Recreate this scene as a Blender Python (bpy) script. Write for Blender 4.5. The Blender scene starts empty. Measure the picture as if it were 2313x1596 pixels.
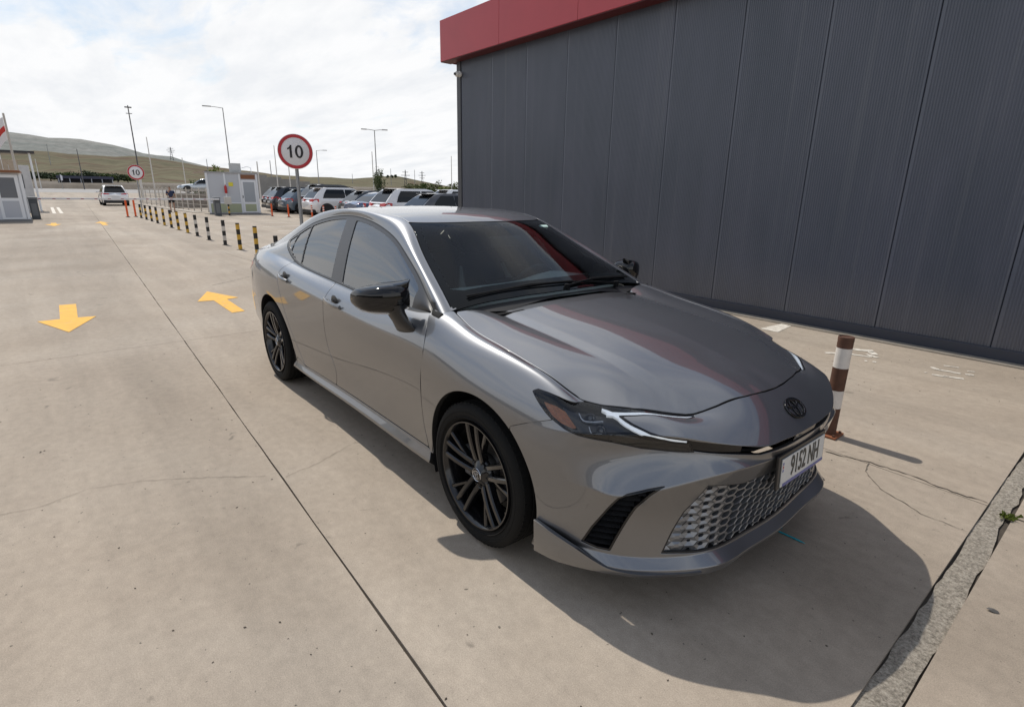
import bpy, bmesh, math, random
import numpy as np
from mathutils import Vector, Matrix
random.seed(7); np.random.seed(7)
R=math.radians
scene=bpy.context.scene; COL=scene.collection
# ---------------- camera ----------------
cam_d=bpy.data.cameras.new('camera'); cam=bpy.data.objects.new('camera',cam_d); COL.objects.link(cam); scene.camera=cam
CAMP=(1.7759,-2.1741,1.5549); YAW,PITCH,ROLL=2.4458,.2886,.0166
fw=Vector((math.cos(YAW)*math.cos(PITCH),math.sin(YAW)*math.cos(PITCH),-math.sin(PITCH)))
rt=fw.cross(Vector((0,0,1))).normalized(); up=rt.cross(fw)
rt2=rt*math.cos(ROLL)+up*math.sin(ROLL); up2=up*math.cos(ROLL)-rt*math.sin(ROLL)
m=Matrix((rt2,up2,-fw)).transposed().to_4x4(); m.translation=Vector(CAMP); cam.matrix_world=m
cam_d.sensor_width=36; cam_d.sensor_fit='HORIZONTAL'; cam_d.lens=36*1226.5/2313; cam_d.clip_start=.05; cam_d.clip_end=8000
scene.render.resolution_x=1024; scene.render.resolution_y=706
# ---------------- sun, sky, exposure ----------------
SUN_EL=54.5; SUN_TO=2.5          # light travels towards +x, turned this many degrees to +y
sd=bpy.data.lights.new('sun','SUN'); sun=bpy.data.objects.new('sun',sd); COL.objects.link(sun)
sd.energy=3.6; sd.angle=R(.53); sd.color=(1,.94,.85)
ld=Vector((math.cos(R(SUN_EL))*math.cos(R(SUN_TO)),math.cos(R(SUN_EL))*math.sin(R(SUN_TO)),-math.sin(R(SUN_EL))))
sun.rotation_euler=ld.to_track_quat('-Z','Y').to_euler()
world=bpy.data.worlds.new('World'); scene.world=world; world.use_nodes=True
nt=world.node_tree; nt.nodes.clear(); N=nt.nodes.new; Lk=nt.links.new
out=N('ShaderNodeOutputWorld'); bg=N('ShaderNodeBackground'); Lk(bg.outputs[0],out.inputs[0])
sky=N('ShaderNodeTexSky'); sky.sky_type='NISHITA'; sky.sun_disc=False; sky.sun_elevation=R(SUN_EL)
sky.sun_rotation=math.atan2(-ld.x,-ld.y); sky.air_density=1.2; sky.dust_density=.4; sky.ozone_density=1.2
tc=N('ShaderNodeTexCoord'); sep=N('ShaderNodeSeparateXYZ'); Lk(tc.outputs['Generated'],sep.inputs[0])
# cloud layer: project the view direction on a high plane, fractal noise for cover
mx=N('ShaderNodeMath'); mx.operation='MAXIMUM'; Lk(sep.outputs[2],mx.inputs[0]); mx.inputs[1].default_value=0.0
ad=N('ShaderNodeMath'); ad.operation='ADD'; Lk(mx.outputs[0],ad.inputs[0]); ad.inputs[1].default_value=.10
dv=N('ShaderNodeVectorMath'); dv.operation='DIVIDE'; Lk(tc.outputs['Generated'],dv.inputs[0])
cb=N('ShaderNodeCombineXYZ'); [Lk(ad.outputs[0],cb.inputs[i]) for i in range(3)]; Lk(cb.outputs[0],dv.inputs[1])
mp=N('ShaderNodeMapping'); mp.inputs['Scale'].default_value=(.6,1.6,.3); mp.inputs['Rotation'].default_value=(0,0,R(25)); mp.inputs['Location'].default_value=(0.7,4.2,0); Lk(dv.outputs[0],mp.inputs[0])
nz=N('ShaderNodeTexNoise'); nz.inputs['Scale'].default_value=1.25; nz.inputs['Detail'].default_value=9; nz.inputs['Roughness'].default_value=.58; nz.inputs['Distortion'].default_value=.5; Lk(mp.outputs[0],nz.inputs[0])
# thin cover overhead, thickening to a milky veil towards the horizon
el=N('ShaderNodeMapRange'); el.inputs[1].default_value=.0; el.inputs[2].default_value=.46; el.inputs[3].default_value=.34; el.inputs[4].default_value=-.04; Lk(mx.outputs[0],el.inputs[0])
sm=N('ShaderNodeMath'); sm.operation='ADD'; Lk(nz.outputs[0],sm.inputs[0]); Lk(el.outputs[0],sm.inputs[1])
rp=N('ShaderNodeValToRGB'); rp.color_ramp.elements[0].position=.40; rp.color_ramp.elements[0].color=(.20,.20,.20,1); rp.color_ramp.elements[1].position=.66; rp.color_ramp.elements[1].color=(1,1,1,1); Lk(sm.outputs[0],rp.inputs[0])
n2=N('ShaderNodeTexNoise'); n2.inputs['Scale'].default_value=2.1; n2.inputs['Detail'].default_value=7; n2.inputs['Roughness'].default_value=.6; Lk(mp.outputs[0],n2.inputs[0])
r2=N('ShaderNodeValToRGB'); r2.color_ramp.elements[0].position=.34; r2.color_ramp.elements[0].color=(8.7,8.9,9.2,1); r2.color_ramp.elements[1].position=.58; r2.color_ramp.elements[1].color=(9.8,9.85,9.95,1); Lk(n2.outputs[0],r2.inputs[0])
mix=N('ShaderNodeMixRGB'); Lk(rp.outputs[0],mix.inputs[0]); tn=N('ShaderNodeMixRGB'); tn.blend_type='MULTIPLY'; tn.inputs[0].default_value=1; tn.inputs[2].default_value=(.86,1.02,1.14,1); Lk(sky.outputs[0],tn.inputs[1]); Lk(tn.outputs[0],mix.inputs[1]); Lk(r2.outputs[0],mix.inputs[2])
Lk(mix.outputs[0],bg.inputs[0]); bg.inputs[1].default_value=.10
vs=scene.view_settings; vs.view_transform='Standard'; vs.look='None'; vs.exposure=0; vs.gamma=1; vs.use_curve_mapping=False
# ---------------- helpers ----------------
MAT={}
def mat(name,col,rough=.6,metal=0,coat=0,spec=.5,noise=None,bump=None,emit=None,rnd=0):
    """principled material; noise=(scale,amount[,stretch xyz]) tints the colour, bump=(scale,strength)"""
    if name in MAT: return MAT[name]
    m=bpy.data.materials.new(name); m.use_nodes=True; t=m.node_tree; p=t.nodes['Principled BSDF']
    p.inputs['Base Color'].default_value=(*col,1); p.inputs['Roughness'].default_value=rough; p.inputs['Metallic'].default_value=metal
    p.inputs['Coat Weight'].default_value=coat; p.inputs['Coat Roughness'].default_value=.03; p.inputs['Specular IOR Level'].default_value=spec
    if noise or bump or rnd:
        g=t.nodes.new('ShaderNodeNewGeometry')
    if noise:
        mp=t.nodes.new('ShaderNodeMapping'); mp.inputs['Scale'].default_value=noise[2] if len(noise)>2 else (1,1,1); t.links.new(g.outputs['Position'],mp.inputs[0])
        n=t.nodes.new('ShaderNodeTexNoise'); n.inputs['Scale'].default_value=noise[0]; n.inputs['Detail'].default_value=6; n.inputs['Roughness'].default_value=.65; t.links.new(mp.outputs[0],n.inputs[0])
        mr=t.nodes.new('ShaderNodeMapRange'); mr.inputs[1].default_value=.25; mr.inputs[2].default_value=.75; mr.inputs[3].default_value=1-noise[1]; mr.inputs[4].default_value=1+noise[1]; t.links.new(n.outputs[0],mr.inputs[0])
        mm=t.nodes.new('ShaderNodeMixRGB'); mm.blend_type='MULTIPLY'; mm.inputs[0].default_value=1; mm.inputs[1].default_value=(*col,1); t.links.new(mr.outputs[0],mm.inputs[2]); t.links.new(mm.outputs[0],p.inputs['Base Color'])
        last=mm
        if rnd:
            oi=t.nodes.new('ShaderNodeObjectInfo'); m2=t.nodes.new('ShaderNodeMapRange'); m2.inputs[3].default_value=1-rnd; m2.inputs[4].default_value=1+rnd; t.links.new(oi.outputs['Random'],m2.inputs[0])
            m3=t.nodes.new('ShaderNodeMixRGB'); m3.blend_type='MULTIPLY'; m3.inputs[0].default_value=1; t.links.new(last.outputs[0],m3.inputs[1]); t.links.new(m2.outputs[0],m3.inputs[2]); t.links.new(m3.outputs[0],p.inputs['Base Color'])
    if bump:
        n=t.nodes.new('ShaderNodeTexNoise'); n.inputs['Scale'].default_value=bump[0]; n.inputs['Detail'].default_value=5; t.links.new(g.outputs['Position'],n.inputs[0])
        b=t.nodes.new('ShaderNodeBump'); b.inputs['Strength'].default_value=bump[1]; b.inputs['Distance'].default_value=.01; t.links.new(n.outputs[0],b.inputs['Height']); t.links.new(b.outputs[0],p.inputs['Normal'])
    if emit: p.inputs['Emission Color'].default_value=(*emit[0],1); p.inputs['Emission Strength'].default_value=emit[1]
    MAT[name]=m; return m
def glass(name,tint,ior=1.5,rough=0,mir=1.0):
    m=bpy.data.materials.new(name); m.use_nodes=True; t=m.node_tree; t.nodes.clear()
    o=t.nodes.new('ShaderNodeOutputMaterial'); tr=t.nodes.new('ShaderNodeBsdfTransparent'); tr.inputs[0].default_value=(*tint,1)
    gl=t.nodes.new('ShaderNodeBsdfGlossy'); gl.inputs['Roughness'].default_value=rough; gl.inputs[0].default_value=(mir,mir,mir,1)
    fr=t.nodes.new('ShaderNodeFresnel'); fr.inputs[0].default_value=ior; mx=t.nodes.new('ShaderNodeMixShader')
    t.links.new(fr.outputs[0],mx.inputs[0]); t.links.new(tr.outputs[0],mx.inputs[1]); t.links.new(gl.outputs[0],mx.inputs[2]); t.links.new(mx.outputs[0],o.inputs[0])
    MAT[name]=m; return m
def tag(o,label=None,cat=None,group=None,kind=None):
    if label: o['label']=label
    if cat: o['category']=cat
    if group: o['group']=group
    if kind: o['kind']=kind
    return o
def link(name,me,m=None,parent=None,loc=None,rz=None):
    o=bpy.data.objects.new(name,me); COL.objects.link(o)
    if me is not None and m is not None and len(me.materials)==0: me.materials.append(m)
    if parent is not None: o.parent=parent
    if loc is not None: o.location=loc
    if rz is not None: o.rotation_euler=(0,0,rz)
    return o
def empty(name,loc=(0,0,0),rz=0,**k):
    o=bpy.data.objects.new(name,None); o.empty_display_size=.2; COL.objects.link(o); o.location=loc; o.rotation_euler=(0,0,rz); return tag(o,**k)
def copy_tree(o,parent=None):
    c=o.copy(); COL.objects.link(c); c.parent=parent
    for ch in o.children: copy_tree(ch,c)
    return c
class MB:
    def __init__(s): s.v=[]; s.f=[]; s.m=[]
    def add(s,v,f,mi=0):
        b=len(s.v); s.v+=[tuple(p) for p in v]; s.f+=[tuple(b+i for i in q) for q in f]; s.m+=[mi]*len(f); return s
    def box(s,x0,x1,y0,y1,z0,z1,mi=0,M=None):
        v=[Vector(p) for p in ((x0,y0,z0),(x1,y0,z0),(x1,y1,z0),(x0,y1,z0),(x0,y0,z1),(x1,y0,z1),(x1,y1,z1),(x0,y1,z1))]
        if M is not None: v=[M@p for p in v]
        return s.add(v,[(3,2,1,0),(4,5,6,7),(0,1,5,4),(1,2,6,5),(2,3,7,6),(3,0,4,7)],mi)
    def tube(s,pts,r,n=8,mi=0,caps=True):
        pts=[Vector(p) for p in pts]; rs=r if isinstance(r,(list,tuple)) else [r]*len(pts); rings=[]
        for i,p in enumerate(pts):
            d=(pts[min(i+1,len(pts)-1)]-pts[max(i-1,0)]).normalized(); a=Vector((0,0,1)) if abs(d.z)<.9 else Vector((1,0,0)); u=d.cross(a).normalized(); w=d.cross(u)
            rings.append([p+(u*math.cos(2*math.pi*k/n)+w*math.sin(2*math.pi*k/n))*rs[i] for k in range(n)])
        v=[q for r_ in rings for q in r_]; f=[]
        for i in range(len(pts)-1):
            for k in range(n): f.append((i*n+k,i*n+(k+1)%n,(i+1)*n+(k+1)%n,(i+1)*n+k))
        if caps: f+=[tuple(range(n)),tuple((len(pts)-1)*n+k for k in range(n))[::-1]]
        return s.add(v,f,mi)
    def lathe(s,prof,n=32,axis='z',c=(0,0,0),mi=0,close=False):
        v=[];f=[]
        for k in range(n):
            a=2*math.pi*k/n; ca,sa=math.cos(a),math.sin(a)
            for r,h in prof:
                v.append((c[0]+r*ca,c[1]+r*sa,c[2]+h) if axis=='z' else (c[0]+r*ca,c[1]+h,c[2]+r*sa) if axis=='y' else (c[0]+h,c[1]+r*ca,c[2]+r*sa))
        L=len(prof)
        for k in range(n):
            for j in range(L if close else L-1): f.append((k*L+j,((k+1)%n)*L+j,((k+1)%n)*L+(j+1)%L,k*L+(j+1)%L))
        return s.add(v,f,mi)
    def prism(s,poly,z0,z1,mi=0,M=None):
        n=len(poly); v=[Vector((p[0],p[1],z0)) for p in poly]+[Vector((p[0],p[1],z1)) for p in poly]
        if M is not None: v=[M@p for p in v]
        return s.add(v,[tuple(range(n))[::-1],tuple(range(n,2*n))]+[(i,(i+1)%n,n+(i+1)%n,n+i) for i in range(n)],mi)
    def mesh(s,name,mats=None,smooth=False,bevel=0,fix=True):
        me=bpy.data.meshes.new(name); me.from_pydata(s.v,[],s.f)
        if mats: [me.materials.append(q) for q in (mats if isinstance(mats,(list,tuple)) else [mats])]
        me.polygons.foreach_set('material_index',s.m)
        if fix or bevel:
            bm=bmesh.new(); bm.from_mesh(me); bmesh.ops.recalc_face_normals(bm,faces=bm.faces)
            if bevel: bmesh.ops.bevel(bm,geom=[e for e in bm.edges if len(e.link_faces)==2 and e.calc_face_angle(0)>.6],offset=bevel,segments=2,affect='EDGES',profile=.6)
            bm.to_mesh(me); bm.free()
        if smooth:
            me.polygons.foreach_set('use_smooth',[True]*len(me.polygons)); me.set_sharp_from_angle(angle=R(smooth if smooth is not True else 40))
        me.update(); return me
    def build(s,name,mats,parent=None,smooth=False,bevel=0,loc=None,rz=None): return link(name,s.mesh(name,mats,smooth,bevel),None,parent,loc,rz)
def text_mesh(name,body,size,depth,m,align='CENTER',sx=1):
    cu=bpy.data.curves.new(name,'FONT'); cu.body=body; cu.size=size; cu.extrude=depth; cu.align_x=align; cu.align_y='CENTER'; cu.space_character=1.0; cu.offset=size*.012
    o=bpy.data.objects.new(name,cu); dg=bpy.context.evaluated_depsgraph_get(); COL.objects.link(o); dg.update()
    me=bpy.data.meshes.new_from_object(o.evaluated_get(dg)); bpy.data.objects.remove(o); bpy.data.curves.remove(cu)
    me.name=name; me.materials.clear(); me.materials.append(m)
    if sx!=1: me.transform(Matrix.Diagonal((sx,1,1,1)))
    return me
# ---------- spline + surface tools ----------
def nspl(xs, ys):
    xs=np.asarray(xs,float); ys=np.asarray(ys,float); o=np.argsort(xs); xs=xs[o]; ys=ys[o]; n=len(xs)
    h=np.diff(xs); A=np.zeros((n,n)); b=np.zeros(n); A[0,0]=A[-1,-1]=1
    for i in range(1,n-1):
        A[i,i-1]=h[i-1]; A[i,i]=2*(h[i-1]+h[i]); A[i,i+1]=h[i]
        b[i]=6*((ys[i+1]-ys[i])/h[i]-(ys[i]-ys[i-1])/h[i-1])
    m=np.linalg.solve(A,b) if n>2 else np.zeros(n)
    def f(x):
        x=np.asarray(x,float); i=np.clip(np.searchsorted(xs,x)-1,0,n-2)
        a=xs[i+1]-x; c=x-xs[i]; hh=h[i]
        v=m[i]*a**3/(6*hh)+m[i+1]*c**3/(6*hh)+(ys[i]/hh-m[i]*hh/6)*a+(ys[i+1]/hh-m[i+1]*hh/6)*c
        s0=(ys[1]-ys[0])/h[0]-h[0]*m[1]/6; s1=(ys[-1]-ys[-2])/h[-1]+h[-1]*m[-2]/6
        v=np.where(x<xs[0],ys[0]+s0*(x-xs[0]),v); v=np.where(x>xs[-1],ys[-1]+s1*(x-xs[-1]),v)
        return v
    return f
def across(C, dens, breaks, iso=None):
    # C: (K,n,3) control rows -> spline across rows, 'breaks' = crease rows
    K=C.shape[0]; d=np.linalg.norm(np.diff(C,axis=0),axis=2).mean(1); d=np.maximum(d,.004); k=np.concatenate([[0],np.cumsum(d)])
    out=[]; ks=[]
    br=sorted(set([0,K-1]+list(breaks)))
    for a,b in zip(br[:-1],br[1:]):
        xs=k[a:b+1]; samp=[]
        for i in range(a,b):
            n=max(2,int(math.ceil(d[i]/dens))); samp+=list(np.linspace(k[i],k[i+1],n,endpoint=False))
        if b==K-1: samp.append(k[b])
        samp=np.array(samp); n=len(xs)
        if n==2:
            t=((samp-xs[0])/(xs[1]-xs[0]))[:,None,None]; out.append(C[a]*(1-t)+C[b]*t)
        else:
            h=np.diff(xs); A=np.zeros((n,n)); Bm=np.zeros((n,)+C.shape[1:]); A[0,0]=A[-1,-1]=1
            Y=C[a:b+1]
            for i in range(1,n-1):
                A[i,i-1]=h[i-1];A[i,i]=2*(h[i-1]+h[i]);A[i,i+1]=h[i]
                Bm[i]=6*((Y[i+1]-Y[i])/h[i]-(Y[i]-Y[i-1])/h[i-1])
            m=np.linalg.solve(A,Bm.reshape(n,-1)).reshape(Bm.shape)
            i=np.clip(np.searchsorted(xs,samp,side='right')-1,0,n-2)
            r=lambda v:v[:,None,None]
            aa=r(xs[i+1]-samp); cc=r(samp-xs[i]); hh=r(h[i])
            out.append(m[i]*aa**3/(6*hh)+m[i+1]*cc**3/(6*hh)+(Y[i]/hh-m[i]*hh/6)*aa+(Y[i+1]/hh-m[i+1]*hh/6)*cc)
        ks.append(samp)
    return np.concatenate(out,0), np.concatenate(ks)
class Surf:
    def __init__(s,G):   # G (nv,nu,3) right half, y=-w
        s.G=G; nv,nu,_=G.shape
        du=np.gradient(G,axis=1); dv=np.gradient(G,axis=0); N=np.cross(du,dv); l=np.linalg.norm(N,axis=2,keepdims=True); N=N/np.maximum(l,1e-12)
        s.P=G.reshape(-1,3); s.N=N.reshape(-1,3)
        i=np.arange(nv*nu).reshape(nv,nu); a=i[:-1,:-1].ravel();b=i[:-1,1:].ravel();c=i[1:,1:].ravel();d=i[1:,:-1].ravel()
        alt=((np.arange(nv-1)[:,None]+np.arange(nu-1)[None])%2==0).ravel()
        t1=np.where(alt[:,None],np.stack([a,b,c],1),np.stack([a,b,d],1)); t2=np.where(alt[:,None],np.stack([a,c,d],1),np.stack([b,c,d],1))
        s.T=np.concatenate([t1,t2])
def xrows(rows, xs, breaks, dens=.014):
    C=np.stack([np.stack([xs,-nspl([p[0] for p in r],[p[1] for p in r])(xs),nspl([p[0] for p in r],[p[2] for p in r])(xs)],1) for r in rows])
    C[...,1]=np.minimum(C[...,1],0)
    G,_=across(C,dens,breaks); G[-1,:,1]=0
    return Surf(G)
def flip(G): return G[:, ::-1] # orientation fix (normals outward)
def trows(rows,breaks,nu=400,dens=.0045):
    out=[]
    for r in rows:
        r=np.array(r,float); out.append(r)
    R=np.stack(out); t=np.concatenate([[0],np.cumsum(np.linalg.norm(np.diff(R,axis=1),axis=2).mean(0))]); tt=np.linspace(0,t[-1],nu)
    C=np.stack([np.stack([nspl(t,r[:,0])(tt),-nspl2(t,r[:,1])(tt),nspl2(t,r[:,2])(tt)],1) for r in R])
    # centre column: symmetric (w=0, flat tangent for x,z handled by mirrored knots)
    C2=[]
    for r in R:
        tm=np.concatenate([t,2*t[-1]-t[-2::-1]]); m=lambda v,sg:np.concatenate([v,sg*v[-2::-1]])
        C2.append(np.stack([nspl(tm,m(r[:,0],1))(tt),-nspl(tm,m(r[:,1],-1))(tt),nspl(tm,m(r[:,2],1))(tt)],1))
    G,_=across(np.stack(C2),dens,breaks); G[:,-1,1]=0
    return Surf(G)
nspl2=nspl
# ---------- hero car control rows (x forward from front axle, w half width, z up), metres ----------
SIDE=[
 [(-3.75,.72,.25),(-3.3,.79,.22),(-2.3,.83,.185),(-1.4,.83,.185),(-.4,.84,.185),(.5,.85,.185)],
 [(-3.75,.76,.30),(-3.3,.845,.28),(-2.3,.895,.225),(-1.4,.895,.232),(-.4,.905,.238),(.5,.88,.25)],
 [(-3.75,.775,.34),(-3.3,.855,.32),(-2.3,.874,.272),(-1.4,.868,.283),(-.4,.882,.30),(.5,.885,.30)],
 [(-3.75,.79,.42),(-3.3,.868,.41),(-2.8,.897,.40),(-2.3,.884,.40),(-1.4,.868,.40),(-.6,.880,.40),(0,.90,.40),(.5,.885,.40)],
 [(-3.75,.80,.55),(-3.3,.882,.55),(-2.8,.912,.55),(-2.3,.897,.55),(-1.4,.877,.55),(-.6,.889,.55),(-.1,.912,.55),(.25,.907,.54),(.5,.877,.53)],
 [(-3.75,.805,.70),(-3.3,.888,.71),(-2.8,.918,.72),(-2.3,.904,.72),(-1.4,.889,.70),(-.6,.899,.69),(-.1,.916,.675),(.25,.904,.665),(.5,.868,.66)],
 [(-3.75,.80,.84),(-3.3,.882,.86),(-2.8,.912,.875),(-2.3,.904,.885),(-1.65,.900,.860),(-1.2,.899,.838),(-.8,.902,.832),(-.4,.909,.822),(-.1,.911,.785),(.25,.888,.755),(.5,.848,.735)],
 [(-3.75,.77,.93),(-3.3,.855,.955),(-2.8,.88,.965),(-2.3,.866,.95),(-1.4,.862,.902),(-.8,.865,.900),(-.4,.872,.905),(-.1,.872,.868),(.25,.852,.818),(.5,.815,.785)],
]
BELT=[(-3.75,.71,.995),(-3.3,.785,1.03),(-2.8,.79,1.03),(-2.4,.79,1.0),(-2.05,.793,.981),(-1.35,.800,.955),(-.9,.80,.957),(-.5,.788,.976),(-.3,.775,.99)]
DLOT=[(-.3,.83,.885),(-.494,.784,.982),(-.726,.721,1.108),(-.928,.676,1.198),(-1.136,.635,1.28),(-1.33,.61,1.329),(-1.524,.594,1.362),(-1.718,.585,1.38),(-1.913,.583,1.383),(-2.107,.59,1.37),(-2.302,.604,1.342),(-2.496,.626,1.298),(-2.678,.661,1.228),(-2.825,.694,1.163),(-3.1,.70,1.10),(-3.4,.675,1.055),(-3.75,.60,1.02)]
DITCH=[(-.25,.778,.90),(-.40,.743,.989),(-.70,.666,1.135),(-.95,.597,1.258),(-1.1875,.530,1.372),(-1.405,.535,1.408),(-1.84,.545,1.425),(-2.3,.54,1.405),(-2.7,.54,1.335),(-3.1,.55,1.205),(-3.4,.56,1.10),(-3.75,.52,1.05)]
CENT=[(-.15,0,.97),(-.30,0,1.045),(-.6,0,1.19),(-.85,0,1.308),(-1.0,0,1.376),(-1.15,0,1.414),(-1.4,0,1.437),(-1.7,0,1.446),(-2.1,0,1.438),(-2.45,0,1.398),(-2.8,0,1.318),(-3.15,0,1.205),(-3.45,0,1.112),(-3.75,0,1.078)]
def crown(fr,p=2.0):
    zc=nspl([q[0] for q in CENT],[q[2] for q in CENT]); zd=nspl([q[0] for q in DITCH],[q[2] for q in DITCH]); wd=nspl([q[0] for q in DITCH],[q[1] for q in DITCH])
    xs=sorted(set([q[0] for q in CENT if q[0]>-3.7]+[-.2,-.45,-.75,-1.07,-1.28,-3.75]),reverse=True)
    return [(x,float(wd(x)*fr),float(zc(x)-(zc(x)-zd(x))*fr**p)) for x in xs]
def between(a,b,t,bw,bz):
    xs=sorted(set([p[0] for p in a])|set([p[0] for p in b])); lo=max(min(p[0] for p in a),min(p[0] for p in b)); hi=min(max(p[0] for p in a),max(p[0] for p in b))
    xs=[x for x in xs if lo<=x<=hi]; f=lambda r,j:nspl([p[0] for p in r],[p[j] for p in r])
    ys=[xs[0]]
    for x in xs[1:]:
        if x-ys[-1]>.08: ys.append(x)
    return [(x,float(f(a,1)(x)*(1-t)+f(b,1)(x)*t+bw),float(f(a,2)(x)*(1-t)+f(b,2)(x)*t+bz)) for x in ys]
FEND=[(-.7,.815,.975),(-.36,.795,.980),(-.15,.808,.940),(.1,.806,.905),(.3,.795,.866),(.42,.783,.830),(.55,.755,.775)]
SEAM=[(-.7,.70,1.01),(-.40,.728,.992),(-.30,.748,.972),(-.2,.762,.950),(0,.766,.920),(.2,.766,.889),(.35,.760,.855),(.468,.742,.811),(.6,.69,.785)]
HOOD=[SEAM,
 [(-.7,.62,1.02),(-.36,.64,.993),(-.2,.64,.962),(0,.64,.935),(.2,.64,.908),(.35,.635,.882),(.5,.625,.846),(.62,.61,.815),(.75,.58,.778)],
 [(-.7,.54,1.02),(-.22,.515,.958),(0,.51,.937),(.2,.505,.915),(.394,.50,.890),(.566,.495,.853),(.685,.487,.815),(.7725,.479,.781),(.9,.46,.72)],
 [(-.7,.48,1.035),(-.22,.455,.972),(0,.45,.950),(.2,.445,.929),(.394,.438,.905),(.566,.430,.868),(.685,.42,.832),(.7725,.41,.797),(.9,.40,.735)],
 [(-.7,.25,1.055),(-.26,.25,1.000),(0,.25,.975),(.2,.25,.953),(.4,.25,.921),(.6,.25,.876),(.75,.25,.838),(.86,.25,.796),(.95,.25,.75)],
 [(-.7,0,1.06),(-.26,0,1.008),(0,0,.985),(.2,0,.964),(.4,0,.932),(.6,0,.887),(.75,0,.850),(.86,0,.811),(.95,0,.768)]]
FRONT=[
 [(.30,.84,.175),(.45,.83,.17),(.64,.77,.170),(.74,.68,.180),(.89,.50,.195),(.935,.28,.185),(.945,0,.18)],
 [(.30,.875,.185),(.45,.875,.181),(.66,.792,.184),(.785,.703,.193),(.935,.525,.208),(.960,.28,.196),(.968,0,.184)],
 [(.30,.88,.235),(.45,.878,.235),(.66,.795,.215),(.79,.700,.220),(.942,.508,.236),(.966,.28,.217),(.975,0,.206)],
 [(.30,.885,.27),(.45,.877,.27),(.635,.785,.255),(.745,.700,.252),(.892,.535,.272),(.929,.28,.254),(.940,0,.246)],
 [(.27,.897,.41),(.44,.882,.41),(.625,.797,.41),(.738,.702,.40),(.884,.532,.42),(.947,.28,.42),(.960,0,.42)],
 [(.25,.905,.53),(.43,.885,.53),(.617,.814,.52),(.722,.757,.520),(.900,.556,.597),(.982,.30,.612),(1.005,0,.605)],
 [(.25,.904,.645),(.43,.880,.645),(.592,.790,.650),(.728,.663,.675),(.852,.552,.690),(.975,.303,.644),(1.001,0,.638)],
 [(.25,.898,.70),(.43,.868,.71),(.60,.783,.722),(.738,.662,.735),(.850,.562,.735),(.986,.300,.682),(1.011,0,.681)],
 [(.25,.885,.765),(.42,.848,.765),(.57,.75,.770),(.70,.625,.778),(.808,.520,.765),(.920,.28,.746),(.945,0,.745)],
 [(.25,.852,.818),(.40,.818,.812),(.50,.722,.805),(.63,.610,.795),(.768,.475,.770),(.845,.26,.797),(.862,0,.803)],
 [(.22,.80,.865),(.34,.755,.86),(.43,.67,.855),(.55,.56,.84),(.69,.44,.805),(.765,.24,.840),(.78,0,.845)]]
def build_surfs():
    S={}
    x2=np.arange(-3.75,-.28,.014)
    mid=between(BELT,DLOT,.5,.012,0); rail=between(DLOT,DITCH,.5,.016,.016)
    S['M2']=xrows(SIDE+[BELT,mid,DLOT,rail,DITCH,crown(.75),crown(.5),crown(.25),CENT],x2,[1,2,6,8,10,12])
    x1=np.arange(-.72,.86,.012)
    S['M1']=xrows(SIDE+[FEND]+HOOD,x1,[1,2])
    S['H']=xrows([FEND]+HOOD,np.arange(-.5,.95,.010),[3,4],dens=.012)
    S['F']=trows(FRONT,[1,2,3,5,7])
    # bend the hood's leading edge so that it lands flush on the fascia
    H=S['H'].G; F=S['F'].P; Fm=F[F[:,2]>.70]
    ed=np.array([(.45,.752),(.474,.745),(.51,.722),(.545,.700),(.59,.664),(.633,.626),(.67,.584),(.704,.540),(.73,.508),(.757,.478),(.772,.452),(.79,.40),(.805,.35),(.825,.28),(.842,.20),(.852,.14),(.858,.08),(.861,0)])
    Hp=H.reshape(-1,3); dz=[]
    for x,w in ed:
        i=((Hp[:,0]-x)**2+(Hp[:,1]+w)**2).argmin(); j=((Fm[:,0]-x)**2+(Fm[:,1]+w)**2).argmin(); dz.append(Fm[j,2]+.0035-Hp[i,2])
    dz=np.array(dz); q=np.stack([Hp[:,0],-Hp[:,1]],1); d2=((q[:,None]-ed[None])**2).sum(2); k=d2.argmin(1); wt=np.exp(-d2/.05**2)+1e-12
    dl=(wt*dz).sum(1)/wt.sum(1)
    Hp[:,2]+=np.where(d2.min(1)<.3**2,dl,0)*np.exp(-d2.min(1)/.13**2); S['H']=Surf(Hp.reshape(H.shape))
    return S
# ================= hero car =================
SURF=build_surfs()
for k_ in SURF: pass
def clip(P,Nn,T,phi):
    s=phi>=0; c=s[T].sum(1); keep=T[c==3]; mixed=T[(c>0)&(c<3)]
    cache={}; nP=list(); nN=list(); base=len(P); tris=[]
    def cut(a,b):
        key=(a,b) if a<b else (b,a)
        if key in cache: return cache[key]
        t=phi[a]/(phi[a]-phi[b]); nP.append(P[a]+(P[b]-P[a])*t); n=Nn[a]+(Nn[b]-Nn[a])*t; nN.append(n/max(np.linalg.norm(n),1e-9))
        cache[key]=base+len(nP)-1; return cache[key]
    for t in mixed:
        poly=[]
        for i in range(3):
            a=int(t[i]); b=int(t[(i+1)%3])
            if s[a]: poly.append(a)
            if s[a]!=s[b]: poly.append(cut(a,b))
        for i in range(1,len(poly)-1): tris.append((poly[0],poly[i],poly[i+1]))
    if nP: P=np.vstack([P,nP]); Nn=np.vstack([Nn,nN])
    T=np.vstack([keep]+([np.array(tris,int)] if tris else [])) if len(keep)+len(tris) else np.zeros((0,3),int)
    # drop slivers and compact
    if len(T):
        e=np.linalg.norm(np.cross(P[T[:,1]]-P[T[:,0]],P[T[:,2]]-P[T[:,0]]),axis=1); T=T[e>1e-11]
    u,inv=np.unique(T,return_inverse=True); return P[u],Nn[u],inv.reshape(-1,3)
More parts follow.
